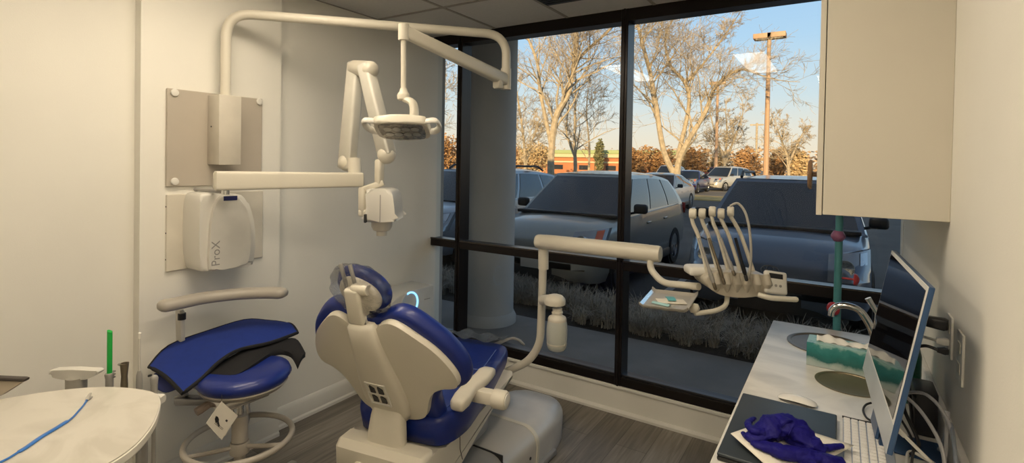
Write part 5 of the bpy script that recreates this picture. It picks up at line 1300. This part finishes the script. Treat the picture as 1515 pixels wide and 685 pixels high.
b = NB(); box(b, fx.x + .02, XR - .022, fx.y - .06, fx.y + .06, ZCN, ZCN + .006, .002, 1); box(b, fx.x + .022, fx.x + .034, fx.y - .055, fx.y + .055, ZCN + .004, fx.z + .05, .002, 1); obj('stand_foot', b, bpy.data.materials['deep blue aluminium'], mon)

# outlets, plugs, cords on the right wall
def outlet(label, ya, yb, za, zb):
    root = thing('wall_outlet', label, 'wall outlet', (XR, (ya + yb) / 2, (za + zb) / 2), 0, 'outlet plates on the right wall')
    b = NB(); box(b, XR - .006, XR, ya, yb, za, zb, .002, 2); pl = obj('cover_plate', b, WHITEP, root)
    for zz in (za + (zb - za) * .3, za + (zb - za) * .7):
        b = NB(); box(b, XR - .0075, XR - .006, (ya + yb) / 2 - .016, (ya + yb) / 2 + .016, zz - .014, zz + .014, .001, 1); so = obj('socket', b, BEIGE, pl)
    return root
outlet('white outlet plate on the right wall nearer the window, with plugs in it', 1.845, 1.915, 1.125, 1.24)
outlet('white outlet plate on the right wall nearer the room, with nothing plugged in', 1.69, 1.76, 1.105, 1.235)
pg_ = thing('power_plug', 'chunky black power plug in the upper socket nearer the window', 'plug', (XR - .02, 1.88, 1.21))
A_ = at(1404, 494, x=XR - .012); B_ = at(1368, 490, x=XR - .12)
b = NB(); beam(b, (XR - .0076, 1.88, 1.212), (XR - .06, 1.89, 1.214), .034, .034, .030, .030, .4); obj('plug_body', b, DARK, pg_)
b = NB(); tube(b, smooth([(XR - .055, 1.89, 1.214), (XR - .09, 1.93, 1.21), (XR - .10, 1.99, 1.16), (XR - .09, 2.02, 1.0), (XR - .07, 2.0, .90)], 6), .0045, 8); obj('cord', b, DARK, pg_)
pg2 = thing('power_plug', 'white plug in the socket just below the black power plug', 'plug', (XR - .02, 1.88, 1.165))
b = NB(); beam(b, (XR - .0076, 1.865, 1.168), (XR - .035, 1.865, 1.168), .022, .022, .018, .018, .4); obj('plug_body', b, WHITEP, pg2)
b = NB(); tube(b, smooth([(XR - .034, 1.865, 1.168), (XR - .08, 1.90, 1.165), (XR - .10, 1.98, 1.13), (XR - .10, 2.02, 1.02), (XR - .12, 1.95, .92)], 6), .004, 8); obj('cord', b, WHITEP, pg2)
pg3 = thing('power_plug', 'small black plug with an arching black cord at the bottom of the far outlet', 'plug', (XR - .02, 1.86, 1.14))
b = NB(); beam(b, (XR - .0076, 1.865, 1.142), (XR - .032, 1.865, 1.142), .02, .02, .016, .016, .4); obj('plug_body', b, DARK, pg3)
b = NB(); tube(b, smooth([(XR - .03, 1.865, 1.142), (XR - .06, 1.87, 1.146), (XR - .085, 1.875, 1.12), (XR - .09, 1.88, 1.02), (XR - .08, 1.87, .91)], 6), .0045, 8); obj('cord', b, DARK, pg3)
# green bottle, black adapter box, cables
gb = thing('green_bottle', 'translucent green bottle standing behind the monitor', 'bottle', (.195, 2.13, ZCN))
b = NB(); lathe(b, [(0, 0), (.036, 0), (.040, .006), (.040, .15), (.034, .175), (.018, .20), (.016, .215), (0, .215)], (.195, 2.13, ZCN), 28)
GB = mat('green bottle plastic', (.01, .20, .12), .12, coat=.5); GB.node_tree.nodes['Principled BSDF'].inputs['Transmission Weight'].default_value = .5; obj('bottle_body', b, GB, gb, sharp=50)
b = NB(); lathe(b, [(0, 0), (.018, 0), (.018, .024), (0, .025)], (.195, 2.13, ZCN + .212), 20); obj('bottle_cap', b, mat('teal cap', (.02, .35, .28), .3), gb)
ab = thing('power_adapter', 'black power adapter block standing on the worktop behind the monitor', 'adapter', (.215, 1.80, ZCN))
b = NB(); box(b, .19, .245, 1.86, 1.97, ZCN, ZCN + .13, .008, 2); obj('adapter_body', b, DARK, ab)
b = NB(); tube(b, smooth([(.2, 1.87, ZCN + .10), (.17, 1.84, ZCN + .13), (.16, 1.78, ZCN + .10), (.19, 1.74, ZCN + .03), (.17, 1.70, ZCN + .012)], 6), .0045, 8); obj('lead', b, DARK, ab)
CABG = mat('grey cable sheath', (.42, .42, .43), .45)
CABS = [([(.135, 1.72, 1.06), (.18, 1.66, 1.04), (.215, 1.60, .99), (.22, 1.56, .93), (.20, 1.52, .897)], 'pale grey cable looping down from the back of the monitor', CABG),
        ([(.15, 1.80, 1.02), (.20, 1.72, 1.06), (.235, 1.64, 1.03), (.24, 1.56, .95), (.22, 1.46, .90)], 'pale grey cable arching widest behind the monitor', CABG),
        ([(.24, 1.70, 1.02), (.235, 1.66, .96), (.225, 1.60, .93), (.235, 1.52, .91), (.225, 1.42, .897)], 'grey cable coil end against the right wall', CABG),
        ([(.145, 1.60, .99), (.19, 1.58, .955), (.21, 1.64, .92), (.17, 1.72, .90), (.155, 1.62, .897)], 'white cable loop lying on the worktop behind the monitor', WHITEP),
        ([(.14, 1.70, 1.0), (.165, 1.62, .97), (.16, 1.56, .92), (.19, 1.50, .90), (.22, 1.55, .90)], 'thin black cable tangled behind the monitor', DARK),
        ([(.24, 1.78, .90), (.245, 1.70, 1.0), (.24, 1.62, 1.02), (.24, 1.56, .96), (.24, 1.50, .90)], 'blue grey cable hoop standing against the right wall', mat('blue grey cable', (.22, .25, .30), .45))]
for i, (pp, lb, m_) in enumerate(CABS):
    r_ = thing('cable', lb, 'cable', pp[-1], 0, 'cables behind the monitor'); b = NB(); tube(b, smooth(pp, 8), .0042 if i != 4 else .003, 8); obj('sheath', b, m_, r_)
    b = NB(); dd_ = Vector(pp[0]) - Vector(pp[1]); tube(b, [Vector(pp[0]) - dd_.normalized() * .004, Vector(pp[0]) + dd_.normalized() * .014], .0065, 10); obj('connector', b, m_, r_)

# teal pole with knobs
tpz = 2.98
tp_ = thing('teal_pole', 'teal pole with pink and red mushroom knobs standing between worktop and window', 'pole', (.0, tpz, 0))
tx = at(1240, 400, y=tpz).x
b = NB(); tube(b, [(tx, tpz, .02), (tx, tpz, 1.9)], .0165, 16); obj('pole_tube', b, mat('teal paint', (.07, .26, .28), .45), tp_)
b = NB(); lathe(b, [(0, 0), (.11, 0), (.11, .012), (.03, .03), (0, .03)], (tx, tpz, 0), 28); obj('pole_foot', b, bpy.data.materials['teal paint'], tp_)
KN = mat('red knob', (.42, .04, .05), .35); KP = mat('mauve knob', (.28, .10, .20), .4)
def mush(p, d, m, s=1.0, stem=.03):
    b = NB(); lathe(b, [(0, -.0), (.006 * s, 0), (.006 * s, stem), (.030 * s, stem), (.034 * s, stem + .006), (.028 * s, stem + .018 * s), (.012 * s, stem + .026 * s), (0, stem + .028 * s)], p, 22, axisM(d)); obj('knob', b, m, tp_, sharp=50)
b = NB(); lathe(b, [(0, -.030), (.018, -.026), (.031, -.006), (.031, .004), (.020, .024), (0, .030)], at(1240, 349, y=tpz), 22); obj('knob', b, KP, tp_, sharp=60)
mush(at(1243, 411, y=tpz), (1, -.05, 0), KN, .85, .055); mush(at(1237, 456, y=tpz), (-.5, -.8, 0), KN, .95, .016)

# ============================================================ left foreground: round table and assistant instruments
tbl = thing('round_table', 'cream veined round ended table top at the lower left', 'table', (-1.82, .38, 0))
tpts = [(-1.755, .761), (-1.823, .771), (-1.916, .742), (-1.993, .697), (-2.06, .63), (-2.11, .55), (-2.15, .45), (-2.16, .30), (-2.10, .14), (-1.95, .03), (-1.75, .02), (-1.58, .12), (-1.49, .27), (-1.465, .42), (-1.486, .534), (-1.525, .605), (-1.60, .675), (-1.686, .729)]
out = smooth2(tpts, 4)
b = NB(); prism(b, out, .872, .9, None, .004, 2); obj('table_top', b, TABLEM, tbl, sharp=50)
b = NB(); loft(b, [[Vector((x, y, z)) for x, y in [((p[0] + 1.82) * s - 1.82, (p[1] - .38) * s + .38) for p in out]] for s, z in ((1.0, .876), (1.008, .878), (1.008, .895), (1.0, .897))], cap=False); obj('edge_band', b, mat('white edge band', (.76, .73, .64), .35), tbl)
b = NB(); lathe(b, [(0, .02), (.20, .02), (.20, .035), (.05, .05), (.035, .07), (.035, .84), (.12, .86), (.12, .872), (0, .872)], (-1.82, .38, 0), 28); obj('pedestal', b, GREYP, tbl, sharp=50)
b = NB(); lathe(b, [(0, 0), (.22, 0), (.22, .02), (0, .02)], (-1.82, .38, 0), 32); obj('pedestal_foot', b, STOOLM, tbl)
# blue cord with clip
bs = thing('bib_clip_cord', 'blue plastic bib holder cord with a metal clip lying on the round table', 'bib holder', at(70, 640, z=.9))
BLC = mat('blue plastic', (.03, .16, .50), .35)
pp = [at(u, v, z=.903) for u, v in ((130, 589), (124, 599), (117, 607), (108, 617), (98, 625))]
b = NB(); tube(b, smooth(pp, 5), .0026, 8); obj('cord_end', b, BLC, bs)
b = NB(); L1 = smooth([at(u, v, z=.903) for u, v in ((101, 622), (85, 632), (60, 647), (40, 661), (27, 669))], 5); rs_ = [.003] + [.0062] * (len(L1) - 2) + [.003]; tube(b, L1, rs_, 10, sx=1.0, sy=.55); obj('flat_strap', b, BLC, bs)
b = NB(); tube(b, smooth([at(u, v, z=.903) for u, v in ((28, 668), (14, 677), (0, 684), (-20, 694))], 5), .0028, 8); obj('cord_end', b, BLC, bs)
b = NB(); c0 = at(130, 587, z=.904); beam(b, at(128, 592, z=.906), at(134, 582, z=.910), .010, .005, .008, .004, .4); obj('clip', b, CHROME, bs)
b = NB(); beam(b, at(129, 592, z=.903), at(136, 587, z=.905), .006, .004, .007, .004, .4); obj('clip_jaw', b, GREYP, bs)
# dish with dark rim
ds = thing('leaning_panel', 'beige tapering panel with dark top edge on the left of the round table', 'panel', D(-30, 590, 1.62))
q4 = [D(-80, 556, 1.60), D(36, 563, 1.62), D(0, 586, 1.60), D(-80, 622, 1.56)]
b = NB(); prism(b, [(0, 0), (1, 0), (1, 1), (0, 1)], 0, 1)
for v_ in b.verts:
    s_ = q4[0].lerp(q4[1], v_.co.x).lerp(q4[3].lerp(q4[2], v_.co.x), v_.co.y); v_.co = s_ + HY * (.02 * v_.co.z)
obj('panel_board', b, mat('pale panel', (.50, .43, .33), .5), ds)
b = NB(); beam(b, D(-80, 556, 1.60), D(40, 561, 1.62), .024, .010, .024, .010, .5); obj('dark_edge', b, mat('brown black rim', (.05, .04, .035), .4), ds)
# armrest stand
arp = D(113, 552, 1.9)
ars = thing('armrest_stand', 'white boat shaped armrest pad on a grey post between the wall and the round table', 'armrest', (arp.x, arp.y, 0))
AM = frameM(Vector((arp.x, arp.y, 0)), HX, HY, UZ)
AMp = frameM(Vector((arp.x, arp.y, arp.z)), HX, UZ, -HY)
b = NB(); prism(b, smooth2([(-.088, .012), (-.05, .016), (.0, .018), (.06, .016), (.092, .015), (.090, .006), (.06, -.012), (.03, -.018), (-.04, -.018), (-.075, -.010), (-.088, .0)], 3), -.016, .016, AMp, .01, 3); obj('arm_pad', b, WHITEP, ars, sharp=50)
b = NB(); tube(b, [(arp.x, arp.y, .06), (arp.x, arp.y, arp.z - .014)], .032, 20); obj('arm_post', b, mat('grey post', (.40, .38, .33), .4), ars)
b = NB(); lathe(b, [(0, 0), (.17, 0), (.17, .02), (.05, .06), (0, .06)], (arp.x, arp.y, 0), 32); obj('stand_foot', b, GREYP, ars)
# assistant instrument holder
I = [D(162, 560, 1.80), D(184, 560, 1.80), D(206, 560, 1.80), D(228, 575, 1.80)]
ih = thing('instrument_holder', 'white bar shaped instrument holder on a grey post beyond the round table', 'instrument holder', ((I[0].x + I[3].x) / 2, (I[0].y + I[3].y) / 2, 0))
hz_ = .80
b = NB(); A_ = Vector((I[0].x, I[0].y, hz_)) - HX * .04; B_ = Vector((I[3].x, I[3].y, hz_)) + HX * .03
beam(b, A_, B_, .045, .03, .045, .03, .5); obj('holder_bar', b, WHITEP, ih, sharp=50)
b = NB(); q_ = D(230, 590, 1.76); tube(b, smooth([B_ - HX * .01, q_ + UZ * .012, q_ + HX * .012, q_ - UZ * .012 + HX * .004], 5), .006, 8); obj('cord_hook', b, WHITEP, ih)
pm = (A_ + B_) / 2 + HX * .02 + HY * .03
b = NB(); tube(b, [(pm.x, pm.y, .03), (pm.x, pm.y, hz_)], .018, 14); lathe(b, [(0, 0), (.15, 0), (.15, .02), (.03, .04), (0, .04)], (pm.x, pm.y, 0), 28); obj('holder_post', b, GREYP, ih, sharp=50)
def instr(name, label, cat, base_, ztop, parts, hose_m=GREYP):
    root = thing(name, label, cat, base_, 0, 'chairside suction and spray instruments')
    for nm, prof_, m_ in parts:
        b = NB(); lathe(b, prof_, (base_.x, base_.y, 0), 18); obj(nm, b, m_, root, sharp=50)
    b = NB(); s_ = Vector((base_.x, base_.y, hz_ - .04)); tube(b, smooth([s_, s_ - UZ * .18, s_ - UZ * .42 + HX * .02 - HY * .02, s_ - UZ * .60 + HX * .05, Vector((pm.x, pm.y, .10))], 5), .007, 8); obj('hose', b, hose_m, root)
    return root
GRN = mat('green plastic tube', (.01, .42, .06), .35)
z1_ = at(162, 549, y=I[0].y).z; zt1 = D(162, 487, 1.8).z
r_ = instr('suction_tip', 'grey suction handle with a bright green straight tip', 'suction tip', I[0], 0, [('grip', [(0, hz_ - .05), (.010, hz_ - .05), (.012, hz_ - .01), (.012, .87), (.0145, .885), (.0125, D(162, 552, 1.8).z), (0, D(162, 551, 1.8).z)], GREYP)])
b = NB(); zb1 = D(162, 551, 1.8).z - .004
loft(b, [[Vector((I[0].x, I[0].y, z)) + (HX * math.cos(a) + HY * math.sin(a)) * .0078 + UZ * (tl * math.cos(a)) for a in [2 * PI * k / 18 for k in range(18)]] for z, tl in ((zb1, 0), (zt1 - .006, -.004))]); obj('green_tip', b, GRN, r_, sharp=50)
b = NB(); 
for k in range(3): tube(b, [I[0] + HX * .012 + UZ * (.012 - .010 * k) - UZ * (I[0].z - .885), I[0] + HX * .020 + UZ * (.012 - .010 * k) - UZ * (I[0].z - .885)], .003, 6)
obj('valve_ribs', b, GREYP, r_)
zt2 = D(184, 537, 1.8).z
r_ = instr('high_volume_suction', 'steel grey suction handle with an open flared top and no tip', 'suction handle', I[1], 0, [('handle', [(0, hz_ - .05), (.010, hz_ - .05), (.011, .85), (.0095, .88), (.0125, zt2 - .01), (.0135, zt2), (.010, zt2), (.009, zt2 - .02), (0, zt2 - .02)], STEEL)])
b = NB(); tube(b, [Vector((I[1].x, I[1].y, zt2 - .008)) - HX * .010, Vector((I[1].x, I[1].y, zt2 - .004)) - HX * .021], .004, 8); obj('valve_stub', b, GREYP, r_)
zt3 = D(206, 492, 1.8).z
CLR = mat('clear white tubing', (.62, .60, .55), .2, var=.02)
r_ = instr('saliva_ejector', 'thin clear saliva ejector with a white tip, tallest beside the corner strip of the wall', 'saliva ejector', I[2], 0, [('grip', [(0, hz_ - .05), (.008, hz_ - .05), (.010, .86), (.009, .885), (.005, .90), (0, .90)], GREYP), ('clear_tube', [(0, .89), (.0035, .89), (.0035, zt3 - .015), (0, zt3 - .015)], CLR), ('white_tip', [(0, zt3 - .020), (.0052, zt3 - .020), (.0058, zt3 - .012), (.0052, zt3), (0, zt3 + .002)], WHITEP)])
r_ = instr('air_water_syringe', 'stubby grey air and water syringe nearest the stool apron', 'syringe', I[3], 0, [('syringe_body', [(0, hz_ - .05), (.009, hz_ - .05), (.011, .85), (.0125, .875), (.009, D(228, 556, 1.8).z), (0, D(228, 554, 1.8).z)], GREYP)])
b = NB(); tube(b, [Vector((I[3].x, I[3].y, .885)) - HX * .010, Vector((I[3].x, I[3].y, .882)) - HX * .020], .004, 8); obj('button', b, DARK, r_)
